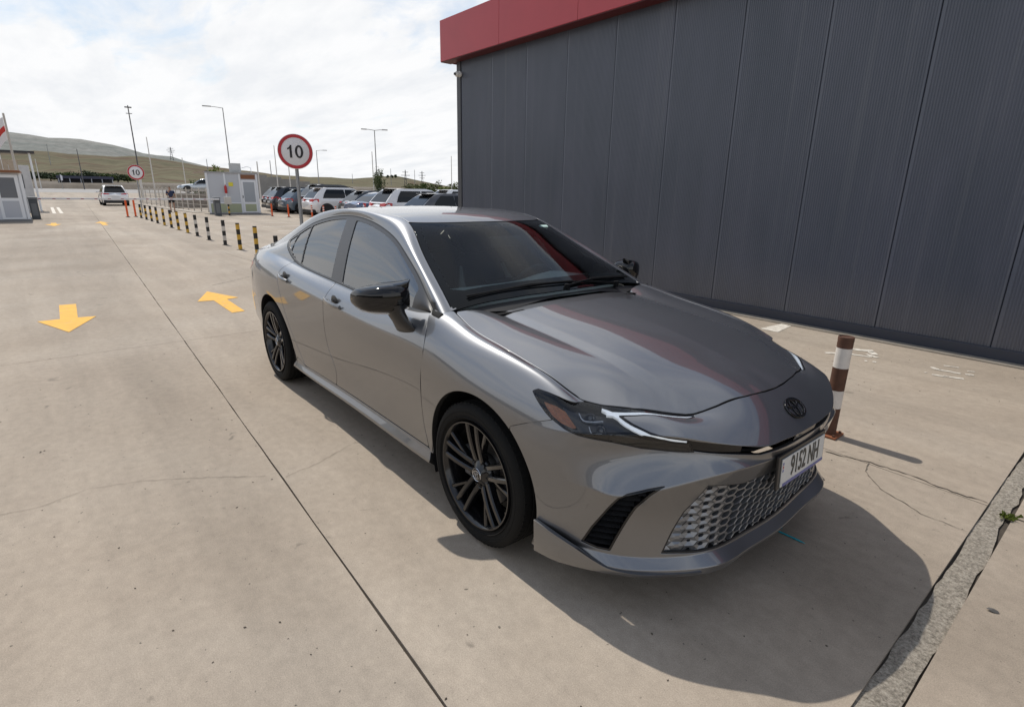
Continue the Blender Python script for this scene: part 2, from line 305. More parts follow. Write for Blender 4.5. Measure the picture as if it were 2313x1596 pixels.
def sdf(q,poly):
    poly=np.asarray(poly,float); d=np.full(len(q),1e9); ins=np.zeros(len(q),bool)
    lo=poly.min(0)-.05; hi=poly.max(0)+.05; near=((q>=lo)&(q<=hi)).all(1); qq=q[near]; dd=np.full(len(qq),1e9); ii=np.zeros(len(qq),bool)
    for a,b in zip(poly,np.roll(poly,-1,0)):
        e=b-a; t=np.clip(((qq-a)@e)/max(e@e,1e-12),0,1); dd=np.minimum(dd,np.linalg.norm(qq-a-t[:,None]*e,axis=1))
        cr=((a[1]>qq[:,1])!=(b[1]>qq[:,1])); 
        with np.errstate(all='ignore'): xi=(b[0]-a[0])*(qq[:,1]-a[1])/(b[1]-a[1])+a[0]
        ii^=cr&(qq[:,0]<xi)
    d[near]=dd; d[~near]=.05; ins[near]=ii
    return np.where(ins,d,-d)
def smooth_poly(pts,n=6,closed=True):
    """Catmull-Rom through the points; a point given twice stays a sharp corner"""
    pts=[tuple(p) for p in pts]; o=[]; L=len(pts)
    for i in range(L if closed else L-1):
        p1,p2=pts[i],pts[(i+1)%L]
        if p1==p2: continue
        p0=pts[(i-1)%L] if (closed or i>0) else p1; p3=pts[(i+2)%L] if (closed or i+2<L) else p2
        if p0==p1: p0=p1
        for k in range(n):
            t=k/n; o.append(tuple(.5*(2*b+(c-a)*t+(2*a-5*b+4*c-d)*t*t+(3*b-a-3*c+d)*t**3) for a,b,c,d in zip(p0,p1,p2,p3)))
    if not closed: o.append(pts[-1])
    return o
xz=lambda P:P[:,[0,2]]
xw=lambda P:np.stack([P[:,0],-P[:,1]],1)
szc=lambda P:np.stack([np.arctan2(-P[:,1],P[:,0])*.95,P[:,2]],1)
def inside(proj,poly,off=0): return lambda P:sdf(proj(P),poly)+off      # off<0 insets
def outside(proj,poly,off=0): return lambda P:-sdf(proj(P),poly)+off
def cutpanel(surf,phis,off=0):
    s=SURF[surf] if isinstance(surf,str) else surf
    P,Nn,T=s.P,s.N,s.T
    for f in phis:
        P,Nn,T=clip(P,Nn,T,f(P))
        if len(T)==0: break
    if off: P=P+Nn*off
    return P,Nn,T
def mirror_join(d):
    P,Nn,T=d; Pm=P*[1,-1,1]; Nm=Nn*[1,-1,1]; c=np.abs(P[:,1])<1e-6; n=len(P); idx=np.where(c,np.arange(n),np.arange(n)+n)
    Nn=Nn.copy(); Nn[c,1]=0; Nn[c]/=np.linalg.norm(Nn[c],axis=1,keepdims=True)+1e-12
    P2=np.vstack([P,Pm]); N2=np.vstack([Nn,Nm]); T2=np.vstack([T,idx[T][:,::-1]]); u,inv=np.unique(T2,return_inverse=True)
    return P2[u],N2[u],inv.reshape(-1,3)
def mesh_from(name,d,m,flange=.012,rnd=.002,mirror=False):
    P,Nn,T=d; nfl=0
    if mirror: P=P*[1,-1,1]; Nn=Nn*[1,-1,1]; T=T[:,::-1]
    if flange and len(T):
        E=np.concatenate([T[:,[0,1]],T[:,[1,2]],T[:,[2,0]]]); key=np.sort(E,1); _,i,c=np.unique(key,axis=0,return_index=True,return_counts=True); B=E[i[c==1]]
        n=len(P); tan=np.zeros((n,3)); dd=P[B[:,1]]-P[B[:,0]]; dd/=np.linalg.norm(dd,axis=1,keepdims=True)+1e-12
        nn=(Nn[B[:,0]]+Nn[B[:,1]]); t=np.cross(dd,nn); t/=np.linalg.norm(t,axis=1,keepdims=True)+1e-12
        np.add.at(tan,B[:,0],t); np.add.at(tan,B[:,1],t)
        bv=np.unique(B); tv=tan[bv]; tv/=np.linalg.norm(tv,axis=1,keepdims=True)+1e-12
        mp=np.full(n,-1); k=len(bv); mp[bv]=np.arange(k)
        r1=P[bv]-Nn[bv]*rnd+tv*rnd*.5; r2=P[bv]-Nn[bv]*flange+tv*rnd*.5
        P=np.vstack([P,r1,r2]); n1=(tv*.96+Nn[bv]*.1); n1/=np.linalg.norm(n1,axis=1,keepdims=True); Nn=np.vstack([Nn,n1,tv])
        a=B[:,0];b=B[:,1]; a1=n+mp[a]; b1=n+mp[b]; a2=a1+k; b2=b1+k
        T=np.vstack([T,np.stack([b,a,a1],1),np.stack([b,a1,b1],1),np.stack([b1,a1,a2],1),np.stack([b1,a2,b2],1)]); nfl=2*len(B)
    me=bpy.data.meshes.new(name); me.vertices.add(len(P)); me.vertices.foreach_set('co',P.astype(np.float32).ravel())
    me.loops.add(len(T)*3); me.loops.foreach_set('vertex_index',T.astype(np.int32).ravel()); me.polygons.add(len(T)); me.polygons.foreach_set('loop_start',np.arange(0,len(T)*3,3,dtype=np.int32))
    me.update(calc_edges=True); me.validate(); me.polygons.foreach_set('use_smooth',[True]*len(me.polygons))
    me.normals_split_custom_set_from_vertices(Nn.astype(np.float32).tolist()) if len(me.vertices)==len(Nn) else None
    me.materials.append(m)
    if nfl and m is not None and m.name=='grey_metallic_paint':
        me.materials.append(DK); mi=np.zeros(len(me.polygons),np.int32); mi[len(me.polygons)-nfl:]=1 if len(me.polygons)==len(T) else 0; me.polygons.foreach_set('material_index',mi)  # deeper flange ring coloured black, painting the shade inside the panel gaps
    me.update(); return me
def part(name,d,m,parent,both=False,flange=.012,rnd=.002,label=None):
    o=link(name,mesh_from(name,d,m,flange,rnd),None,parent)
    if label: o['label']=label
    if both: link(name,mesh_from(name,d,m,flange,rnd,True),None,parent)
    return o
# --- materials
def paint():
    m=bpy.data.materials.new('grey_metallic_paint'); m.use_nodes=True; t=m.node_tree; p=t.nodes['Principled BSDF']
    p.inputs['Base Color'].default_value=(.188,.193,.204,1); p.inputs['Metallic'].default_value=1; p.inputs['Roughness'].default_value=.42; p.inputs['Coat Weight'].default_value=1; p.inputs['Coat Roughness'].default_value=.015; p.inputs['Coat IOR'].default_value=1.68
    g=t.nodes.new('ShaderNodeTexCoord'); n=t.nodes.new('ShaderNodeTexNoise'); n.inputs['Scale'].default_value=900; n.inputs['Detail'].default_value=1; t.links.new(g.outputs['Object'],n.inputs[0])
    r=t.nodes.new('ShaderNodeMapRange'); r.inputs[3].default_value=.86; r.inputs[4].default_value=1.14; t.links.new(n.outputs[0],r.inputs[0])
    q=t.nodes.new('ShaderNodeMixRGB'); q.blend_type='MULTIPLY'; q.inputs[0].default_value=1; q.inputs[1].default_value=(.188,.193,.204,1); t.links.new(r.outputs[0],q.inputs[2]); t.links.new(q.outputs[0],p.inputs['Base Color'])
    # road dust low on the body
    MAT['paint']=m; return m
PAINT=paint()
GB=mat('gloss_black',(.005,.005,.006),.05); SB=mat('satin_black',(.012,.012,.013),.35); TRIM=mat('window_trim',(.050,.051,.055),.35); RUB=mat('tyre_rubber',(.010,.0098,.0095),.8,spec=.18,bump=(60,.15)); DK=mat('shell_black',(.004,.004,.004),.9)
SEAL=mat('rubber_seal',(.008,.008,.008),.5); RIM=mat('wheel_black',(.006,.006,.007),.16,coat=.25); CHR=mat('chrome',(.62,.63,.65),.12,metal=1); WHP=mat('lamp_white',(.80,.82,.86),.25); DRLM=mat('daytime_strip',(.85,.88,.92),.2,emit=((.9,.95,1),.35)); AMBM=mat('amber_reflector',(.42,.115,.012),.25,coat=.5,noise=(140,.5))
GLS=glass('side_glass',(.26,.28,.29),2.5); WSG=glass('windshield_glass',(.62,.72,.74),1.29); LNS=glass('lamp_lens',(.86,.87,.88),1.5)
FRIT=mat('frit_black',(.004,.005,.006),.05,spec=.15)
car=empty('sedan',(0,0,0),label='grey metallic sedan with black wheels and black mirrors parked in the foreground',cat='car')
# --- outlines (side view x,z / top view x,w / wrap s,z)
dlo_bot=[(-.497,.978),(-.60,.963),(-.73,.956),(-.95,.951),(-1.35,.955),(-1.74,.970),(-2.05,.982),(-2.30,.996),(-2.45,1.013),(-2.58,1.043),(-2.70,1.085),(-2.79,1.128)]
DLO=smooth_poly(dlo_bot,4,False)+[(-2.828,1.156)]+smooth_poly([(-2.79,1.181),(-2.678,1.229),(-2.496,1.299),(-2.302,1.343),(-2.107,1.371),(-1.913,1.384),(-1.718,1.381),(-1.524,1.363),(-1.33,1.330),(-1.136,1.281),(-.928,1.199),(-.726,1.109),(-.51,.991)],4,False)
fseam=smooth_poly([(-.490,.975),(-.455,.935),(-.418,.885),(-.402,.825),(-.418,.765),(-.445,.66),(-.456,.55),(-.452,.43),(-.428,.34),(-.420,.303)],5,False)
rseam=smooth_poly([(-1.640,.285),(-1.618,.36),(-1.642,.44),(-1.698,.535),(-1.714,.656),(-1.695,.78),(-1.668,.865),(-1.672,.925),(-1.70,.974)],5,False)
qseam=smooth_poly([(-2.215,.275),(-2.275,.35),(-2.345,.45),(-2.43,.60),(-2.50,.74),(-2.55,.85),(-2.565,.93),(-2.52,1.03)],5,False)
skz=lambda x: .303+(x+.42)*(.303-.278)/(1.8)
FDOOR=fseam+[(-.9,skz(-.9)),(-1.3,skz(-1.3))]+rseam+[(-1.70,1.2),(-.49,1.2)]
RDOOR=rseam[::-1]+[(-1.9,.281),(-2.1,.277)]+qseam+[(-2.52,1.3),(-1.70,1.3)]
ditch=nspl([p[0] for p in DITCH],[p[1] for p in DITCH]); beltz=nspl([p[0] for p in BELT],[p[2] for p in BELT]); seamw=nspl([p[0] for p in SEAM],[p[1] for p in SEAM])
hdr=lambda w:-1.0-.19*(w/.53)**2
WSO=[(hdr(w),w) for w in np.linspace(0,.522,12)]+[(x,float(ditch(x))-.008) for x in np.linspace(-1.18,-.42,14)]+[(-.405,.725),(-.385,.60),(-.345,.40),(-.315,.2),(-.305,0),(-.305,-.2),(-1.0,-.2)]
WSI=[(hdr(w)+.045+.0*w,w) for w in np.linspace(0,.46,10)]+[(x,float(ditch(x))-.050) for x in np.linspace(-1.08,-.60,10)]+[(-.545,.655),(-.50,.60),(-.455,.40),(-.425,.2),(-.415,0),(-.415,-.2),(-.955,-.2)]
ROOF=[(hdr(w)-.004,w) for w in np.linspace(0,.524,12)]+[(x,float(ditch(x))-.004) for x in np.linspace(-1.21,-2.62,20)]+[(-2.60,.35),(-2.585,.15),(-2.58,0),(-2.58,-.2),(-1.0,-.2)]
RGL=[(-2.59,-.2),(-2.588,.15),(-2.605,.35),(-2.64,.49)]+[(x,float(ditch(x))-.02) for x in np.linspace(-2.7,-3.33,8)]+[(-3.36,.5),(-3.39,.3),(-3.40,0),(-3.40,-.2)]
TRK=[(-3.405,-.2),(-3.405,0),(-3.395,.3),(-3.365,.50),(-3.40,.545),(-3.60,.545),(-3.80,.50),(-4.1,.50),(-4.1,-.2)]
FARC=(.012,.337,.392); RARC=(-2.800,.337,.397)
arch=lambda a:(lambda P:np.hypot(P[:,0]-a[0],P[:,2]-a[1])-a[2])
HL=[(1.1587,.8178),(1.1365,.8268),(1.0851,.8237),(1.0397,.818),(.9548,.8033),(.8652,.7998),(.81,.7985),(.795,.7800),(.7506,.7615),(.6919,.7430),(.6357,.7335),(.5715,.7290),(.5479,.6827),(.644,.6794),(.7185,.6792),(.8229,.6959),(.8858,.7021),(.9374,.7085),(.9897,.7221),(1.0412,.7429),(1.0771,.7614),(1.1193,.7907)]
LEG=[(.535,.706),(.585,.667),(.633,.626),(.704,.540),(.757,.478),(.772,.452),(.784,.458),(.776,.488),(.727,.563),(.660,.650),(.615,.700),(.57,.735)]
AMB=[(1.0958,.7954),(1.0463,.7915),(1.0011,.7785),(.9517,.7341),(.9621,.7301),(1.0095,.7388),(1.0495,.7563),(1.081,.7808)]
DRL1=[(.8637,.7934),(.7433,.7892),(.6259,.7795),(.5234,.7708),(.53,.7668),(.632,.777),(.7447,.7814),(.8059,.7837)]
DRL2=[(.8637,.7924),(.8059,.7857),(.7733,.7675),(.7318,.7517),(.6867,.7374),(.6328,.7289),(.5706,.7205),(.5643,.7073),(.6325,.7147),(.6924,.7252),(.7425,.7387),(.784,.755),(.8222,.7738)]
TK1=[(.9489,.7818),(.93,.7643),(.9021,.762),(.8567,.7671),(.8564,.7628),(.9041,.7565),(.932,.7588),(.9498,.7774)]
TK2=[(.9047,.7456),(.8912,.7258),(.8754,.7239),(.8219,.7304),(.8217,.7254),(.8776,.7176),(.894,.7208),(.9072,.7424)]
SLIT=[(.5712,.7290),(.5038,.7188),(.4219,.7062),(.3373,.6906),(.2846,.6793),(.1765,.6825),(.0885,.6810),(0,.6805),(-.1,.6805),(-.1,.6400),(0,.6400),(.0596,.6400),(.2068,.6415),(.2835,.6412),(.3447,.6530),(.4135,.6642),(.548,.6843)]
VENT=[(.9081,.2805),(.874,.3567),(.8358,.4242),(.7913,.5074),(.7638,.5292),(.6938,.5557),(.6291,.5751),(.6573,.5562),(.6867,.5213),(.7237,.464),(.7521,.3904),(.7781,.3224),(.7997,.262),(.8473,.2640)]
GRI=[(.5026,.5686),(.5315,.5147),(.5683,.456),(.5994,.3715),(.6300,.2760),(.5702,.2790),(.5197,.2780),(.4504,.2750),(.3444,.2640),(.1277,.2520),(0,.2500),(-.1,.250),(-.1,.535),(0,.535),(.1119,.5370),(.2515,.5417),(.35,.5426),(.4417,.5599)]
NSEAM=[(0,.806),(.1191,.8074),(.2318,.8035),(.3955,.787),(.5081,.7727)]
g_=.0036
def hlf(P):
    return np.maximum(sdf(szc(P),HL),np.where(P[:,2]>.745,sdf(xw(P),LEG),-.05))
def offhood(P):   # >0 in front of the hood's leading edge
    return np.where(P[:,2]>.745,-sdf(xw(P),HOODP),.05)
inHL=lambda off=0:(lambda P:np.minimum(hlf(P)+off,offhood(P)-.0005))
outHL=lambda off=0:(lambda P:-hlf(P)+off)
HRE=[(-.275,0),(-.283,.2),(-.315,.40),(-.360,.60),(-.392,.722)]
HOODP=[(-.275,-.2)]+HRE+[(x,float(seamw(x))) for x in np.linspace(-.37,.455,30)]+[(.474,.745),(.545,.700),(.633,.626),(.704,.540),(.757,.478),(.772,.452),(.805,.35),(.842,.20),(.858,.08),(.861,0),(.861,-.2)]
# --- body panels, rear half (M2)
top=lambda P:P[:,2]-beltz(P[:,0])
sideonly=lambda P:beltz(P[:,0])+.05-P[:,2]
rdr=(lambda P:P[:,0]+3.38)
part('front_door',cutpanel('M2',[inside(xz,FDOOR,-g_),outside(xz,DLO,-.001),sideonly]),PAINT,car,True)
part('rear_door',cutpanel('M2',[inside(xz,RDOOR,-g_),outside(xz,DLO,-.001),lambda P:beltz(P[:,0])+.09-P[:,2],arch((RARC[0],RARC[1],RARC[2]+.015))]),PAINT,car,True)
SKR=[(-.385,.17),(-.385,.255),(-.40,.299)]+[(x,skz(x)-.001) for x in np.linspace(-.45,-2.1,14)]+[(-2.215,.272),(-2.30,.30),(-2.36,.31),(-2.40,.17)]
part('side_skirt',cutpanel('M2',[inside(xz,SKR,-g_*.6),arch(RARC),sideonly]),PAINT,car,True,flange=.02)
def notdoors(P):
    return np.where(top(P)>.004,.05,np.minimum(-sdf(xz(P),FDOOR),-sdf(xz(P),RDOOR))-g_)
def bodyside(P):
    # quarter panel, pillars and roof rail in one stamping
    ws=np.where(P[:,0]>-1.25,-sdf(xw(P),WSO),.05); t=top(P)
    return np.where(t>.02,np.minimum(np.minimum(ws,-sdf(xw(P),ROOF)),np.minimum(-sdf(xw(P),RGL),-sdf(xw(P),TRK)))-g_,.05)
lowcut=lambda P:np.where(P[:,0]>-2.2,P[:,2]-(beltz(P[:,0])-.03),.05)
frontcut=lambda P:np.maximum(-.425-P[:,0],0)+np.where(P[:,0]>-.425,-(P[:,0]+.425),0)
rearside=lambda P:np.where(top(P)<.0,P[:,0]+3.38,.05)
d=cutpanel('M2',[outside(xz,DLO,-.001),notdoors,outside(xz,SKR,-g_),lowcut,lambda P:-.41-P[:,0],arch(RARC),bodyside,rearside])
part('body_side',d,PAINT,car,True,flange=.012)
roofr=lambda P:np.where(top(P)>.02,.05,-.05)
rf=mirror_join(cutpanel('M2',[lambda P:top(P)-.05,inside(xw,ROOF,-.0015)])); part('roof',rf,PAINT,car,flange=.015)
ws=mirror_join(cutpanel('M2',[lambda P:top(P)-.005 if False else np.where(-P[:,1]<.75,.05,-.05),inside(xw,WSO,-.003),inside(xw,WSI,0)],-.003)); part('windshield',ws,WSG,car,flange=0)
wf=mirror_join(cutpanel('M2',[inside(xw,WSO,-.003),outside(xw,WSI,0),lambda P:P[:,2]-.95],-.003)); part('windshield_border',wf,FRIT,car,flange=.006)
rg=mirror_join(cutpanel('M2',[lambda P:top(P)-.03,inside(xw,RGL,-.003)],-.003)); part('rear_window',rg,GLS,car,flange=0)
tk=mirror_join(cutpanel('M2',[lambda P:top(P)-.0,inside(xw,TRK,-g_)])); part('trunk_lid',tk,PAINT,car,flange=.015)
# --- side glazing
xc=lambda a,b:(lambda P:P[:,0]-(a[0]+(b[0]-a[0])*(P[:,2]-a[1])/(b[1]-a[1])))   # >0 in front of the line a-b
inner=lambda P:sdf(xz(P),DLO)-np.where(P[:,2]>beltz(P[:,0])+.045,.024,.013)
bF=((-1.754,1.359),(-1.600,.974)); bR=((-1.904,1.364),(-1.782,.985)); q2=((-2.462,1.286),(-2.366,1.013)); q1=((-2.655,1.221),(-2.645,1.089))
sail=lambda P:-.695-P[:,0]
def neg(f,off=0): return lambda P:-f(P)+off
panes=[('front_door_glass',[inner,xc(*bF),sail]),('rear_door_glass',[inner,neg(xc(*bR)),lambda P:xc(*q2)(P)-.006]),('quarter_glass',[inner,lambda P:-xc(*q2)(P)-.010,lambda P:xc(*q1)(P)-.004]),('rear_quarter_glass',[inner,lambda P:-xc(*q1)(P)-.008])]
def paneval(P):
    return np.max(np.stack([np.min(np.stack([f(P) for f in fs]),0) for _,fs in panes]),0)
for nm,fs in panes: part(nm,cutpanel('M2',[lambda P:P[:,2]-.9]+fs,-.005),GLS,car,True,flange=0)
part('window_frame',cutpanel('M2',[lambda P:P[:,2]-.9,inside(xz,DLO,-.004),lambda P:-paneval(P)]),TRIM,car,True,flange=.01,rnd=.0025)
part('window_seal',cutpanel('M2',[lambda P:P[:,2]-.9,inside(xz,DLO,.001),lambda P:.0055-sdf(xz(P),DLO)],.0008),SEAL,car,True,flange=.006)
# bright strip under the glass
# --- front half: fenders, hood (M1/H), fascia (F)
hoodside=lambda off:(lambda P:-P[:,1]-seamw(P[:,0])+off)
FND=fseam[::-1]+[(-.47,1.2),(.62,1.2),(.62,.80),(.50,.770),(.437,.742),(.33,.700),(.2515,.663),(.20,.45),(-.30,.29),(-.40,.285)]
part('fender',cutpanel('M1',[inside(xz,FND,-g_),arch(FARC),hoodside(-g_),outHL(-.002)]),PAINT,car,True,flange=.03)
hd=mirror_join(cutpanel('H',[inside(xw,HOODP,-g_)])); part('hood',hd,PAINT,car,flange=.018,rnd=.003)
nz_=np.array(NSEAM); HLx=HL
def belowhood(off):
    def f(P):
        q=szc(P); zt=np.interp(q[:,0],nz_[:,0],nz_[:,1]); return np.where(q[:,0]<.5081,zt-P[:,2]-off,.05)
    return f
hlout=outHL(-.002)
def bumper_side(P):
    q=szc(P); # below the fender seam and below the lamp
    zt=np.interp(q[:,0],[.40,.548,.646,.7211,.8231,.8855,.9372,.9897,1.0412,1.1325,1.2184,1.32],[.90,.90,.90,.90,.86,.80,.78,.78,.7440,.7116,.6717,.63]); return zt-P[:,2]-.0015
fas=[arch(FARC),hlout,lambda P:offhood(P)-g_*.5,bumper_side,lambda P:P[:,0]-.25,outside(szc,SLIT),outside(szc,VENT),outside(szc,GRI)]
nose=lambda P:P[:,2]-np.interp(szc(P)[:,0],[0,.08,.1442,.2374,.3891,.4837,.5623,.8],[.6705,.669,.6636,.6499,.6813,.701,.718,.80])
bp=mirror_join(cutpanel('F',fas)); part('front_bumper',bp,PAINT,car,flange=.014,rnd=.003)
FP=SURF['F'].P; FN=SURF['F'].N; FQ=szc(FP)
def Fpt(s,z,off=0):
    d2=((FQ-[s,z])**2).sum(1); i=np.argpartition(d2,4)[:4]; w=1/(d2[i]+1e-9); w/=w.sum(); n=(FN[i]*w[:,None]).sum(0); n/=np.linalg.norm(n); p=(FP[i]*w[:,None]).sum(0); return p+n*off,n
lens=cutpanel('F',[inHL(-.0015)],-.001)
for mir in (False,True):
    h=link('headlight',mesh_from('headlight',cutpanel('F',[inHL(.004)],-.030),mat('lamp_bowl',(.010,.010,.012),.18,coat=.3),.0,.001,mir),None,car)
    link('lens',mesh_from('lens',lens,LNS,.0,.001,mir),None,h)
    rim_=cutpanel('F',[inHL(.001),lambda P:.0045-hlf(P)],-.0005); link('bezel',mesh_from('bezel',rim_,GB,.032,.001,mir),None,h)
    low=[(.5479,.6827),(.644,.6794),(.7185,.6792),(.8229,.6959),(.8858,.7021),(.95,.7105),(.90,.725),(.80,.722),(.70,.712),(.62,.708),(.5560,.706)]
    link('lower_cover',mesh_from('lower_cover',cutpanel('F',[inside(szc,low)],-.004),GB,.02,.001,mir),None,h)
    for nm,po,mm,of in (('amber_reflector',AMB,AMBM,-.008),):
        link(nm,mesh_from(nm,cutpanel('F',[inside(szc,po)],of),mm,.010,.0015,mir),None,h)
    for nm,cl,hw,mm,of in (('daytime_light',[(.866,.7905),(.8142,.7801),(.7788,.7614),(.7377,.7462),(.6912,.7342),(.6339,.7240),(.5747,.7205)],(.0022,.0042,.0050,.0054,.0054,.0052,.0050),DRLM,-.0035),('accent_strip',[(.9494,.7800),(.931,.7618),(.903,.7592),(.8566,.7648)],(.0014,.0016,.0017,.0012),WHP,-.009),('accent_strip',[(.906,.7440),(.8926,.7232),(.8765,.7208),(.8218,.7280)],(.0014,.0016,.0018,.0012),WHP,-.009)):
        cl_=smooth_poly([(a,b,h_) for (a,b),h_ in zip(cl,hw)],5,False); q=MB(); v=[];f=[]
        for i,(a,b,h_) in enumerate(cl_):
            a2,b2,_=cl_[min(i+1,len(cl_)-1)]; a1,b1,_=cl_[max(i-1,0)]; d_=Vector((a2-a1,b2-b1)).normalized(); nr=Vector((-d_.y,d_.x))
            for sg_,dep in ((1,of-.012),(1,of),(-1,of),(-1,of-.012)):
                p,_n=Fpt(a+nr.x*h_*sg_,b+nr.y*h_*sg_,dep); v.append(p*[1,-1,1] if mir else p)
        for i in range(len(cl_)-1):
            for k in range(4): f.append((4*i+k,4*i+(k+1)%4,4*i+4+(k+1)%4,4*i+4+k))
        f+=[(0,1,2,3),tuple(4*(len(cl_)-1)+k for k in (3,2,1,0))]
        q.add(v,f); q.build(nm,mm,h,smooth=40)
    q=MB(); v=[];f=[]; cl_=smooth_poly([(.578,.716,.009),(.625,.672,.0085),(.680,.602,.0075),(.730,.535,.006),(.775,.466,.0035)],6,False); up_=FP[:,2]>.745; FU=FP[up_]; FUn=FN[up_]
    for i,(a,b,h_) in enumerate(cl_):
        a2,b2,_=cl_[min(i+1,len(cl_)-1)]; a1,b1,_=cl_[max(i-1,0)]; d_=Vector((a2-a1,b2-b1)).normalized(); nr=Vector((-d_.y,d_.x))
        for sg_,dep in ((1,-.015),(1,-.003),(-1,-.003),(-1,-.015)):
            X,W_=a+nr.x*h_*sg_,b+nr.y*h_*sg_; d2=(FU[:,0]-X)**2+(FU[:,1]+W_)**2; j=np.argpartition(d2,4)[:4]; w_=1/(d2[j]+1e-9); w_/=w_.sum(); p=(FU[j]*w_[:,None]).sum(0)+(FUn[j]*w_[:,None]).sum(0)*dep; v.append(p*[1,-1,1] if mir else p)
    for i in range(len(cl_)-1):
        for k in range(4): f.append((4*i+k,4*i+(k+1)%4,4*i+4+(k+1)%4,4*i+4+k))
    q.add(v,f); q.build('daytime_light',DRLM,h,smooth=40)
    # projector barrels
    for (s_,z_) in ((.905,.775),(.86,.742)):
        q=szc(SURF['F'].P); i=int(np.argmin(((q-[s_,z_])**2).sum(1))); p=SURF['F'].P[i]-SURF['F'].N[i]*.022; nn=SURF['F'].N[i].copy()
        if mir: p=p*[1,-1,1]; nn=nn*[1,-1,1]
        b=MB(); b.lathe([(0,.010),(.008,.009),(.014,.004),(.017,0),(.019,.001),(.021,-.004),(.021,-.012)],24,'z'); me=b.mesh('projector',mat('projector_glass',(.03,.035,.045),.03,coat=1),True); me.transform(Matrix.Translation(Vector(p))@Vector(nn).to_track_quat('Z','Y').to_matrix().to_4x4()); link('projector',me,None,h)
# openings behind the fascia
part('upper_grille',mirror_join(cutpanel('F',[inside(szc,SLIT,.004)],-.035)),SB,car,flange=0)
sl=cutpanel('F',[inside(szc,[(.585,.735),(.37,.70),(.37,.645),(.55,.675)]),inside(szc,SLIT,.001)],-.012); part('grille_bar',sl,GB,car,True,flange=.02)
part('grille_center_bar',mirror_join(cutpanel('F',[lambda P:.085-szc(P)[:,0],inside(szc,SLIT,.001)],-.006)),GB,car,flange=.02)
part('vent_back',cutpanel('F',[inside(szc,VENT,.004)],-.045),SB,car,True,flange=0)
vr=cutpanel('F',[inside(szc,VENT,.001),lambda P:.008-sdf(szc(P),VENT)],-.002); part('vent_bezel',vr,GB,car,True,flange=.04)
def in_poly(pt,poly,off=0): return sdf(np.array([pt]),poly)[0]>off
# vent fins
def ventfins(sg):
    q=MB()
    for z in np.arange(.285,.57,.026):
        ss=[s for s in np.arange(.60,.92,.006) if in_poly((s,z),VENT,.004)]
        if len(ss)<4: continue
        s0,s1=ss[0],ss[-1]; row=[]
        for s in np.linspace(s0,s1,6):
            a,_=Fpt(s,z,-.007); b,_=Fpt(s,z-.004,-.042); c,_=Fpt(s,z+.007,-.042); row.append((a,b,c))
        v=[];f=[]
        for (a,b,c) in row: v+=[a*[1,sg,1],b*[1,sg,1],c*[1,sg,1]]
        for k in range(5): f+=[(3*k,3*k+1,3*k+4,3*k+3),(3*k,3*k+3,3*k+5,3*k+2)]
        q.add(v,f)
    q.build('vent_fins',mat('vent_plastic',(.02,.02,.021),.25),car)
ventfins(1); ventfins(-1)
# lower grille: hexagonal mesh, cells closing towards the corners
part('grille_back',mirror_join(cutpanel('F',[inside(szc,GRI,.006)],-.060)),DK,car,flange=0)
part('grille_bezel',mirror_join(cutpanel('F',[inside(szc,GRI,.001),lambda P:.006-sdf(szc(P),GRI)],-.003)),SB,car,flange=.04)
GMAT=mat('grille_grey',(.24,.245,.255),.36,metal=.7,coat=.4)
def hexgrille():
    q=MB(); cw_,ch=.0480,.0335
    for i in range(-16,17):
        s=i*cw_; z=.235+(abs(i)%2)*ch/2
        while z<.60:
            sa=abs(s)
            if in_poly((sa,z),GRI,-.010):
                k=min(1,max(0,1-(sa-.36)/.25)) if sa>.36 else 1.0
                ho=.87 if k>=1 else .80*k
                if ho<.22: ho=0
                def ring(sc,dep,sk=0):
                    o=[]
                    for (dx,dz) in ((-.5,0),(-.27,.5),(.27,.5),(.5,0),(.27,-.5),(-.27,-.5)):
                        S=s+dx*cw_*1.30*sc; p,n=Fpt(abs(S),z+dz*ch*sc+sk,dep); o.append(p*[1,-1,1] if S<0 else p)
                    return o
                face=-.007-.010*(1-k)
                if ho>0:
                    v=ring(1.0,face)+ring(ho,face-.002*(k>=1)-.012*(1-k))+ring(ho*.97,-.040)
                    f=[]
                    for a in range(6):
                        b=(a+1)%6; f+=[(a,b,6+b,6+a),(6+a,6+b,12+b,12+a)]
                else:
                    v=ring(1.0,face)+ring(.35,face+.006,.004); f=[(a,(a+1)%6,6+(a+1)%6,6+a) for a in range(6)]+[tuple(range(6,12))]
                q.add(v,f)
            z+=ch
    tag(q.build('grille_mesh',GMAT,car),kind='stuff')
hexgrille()
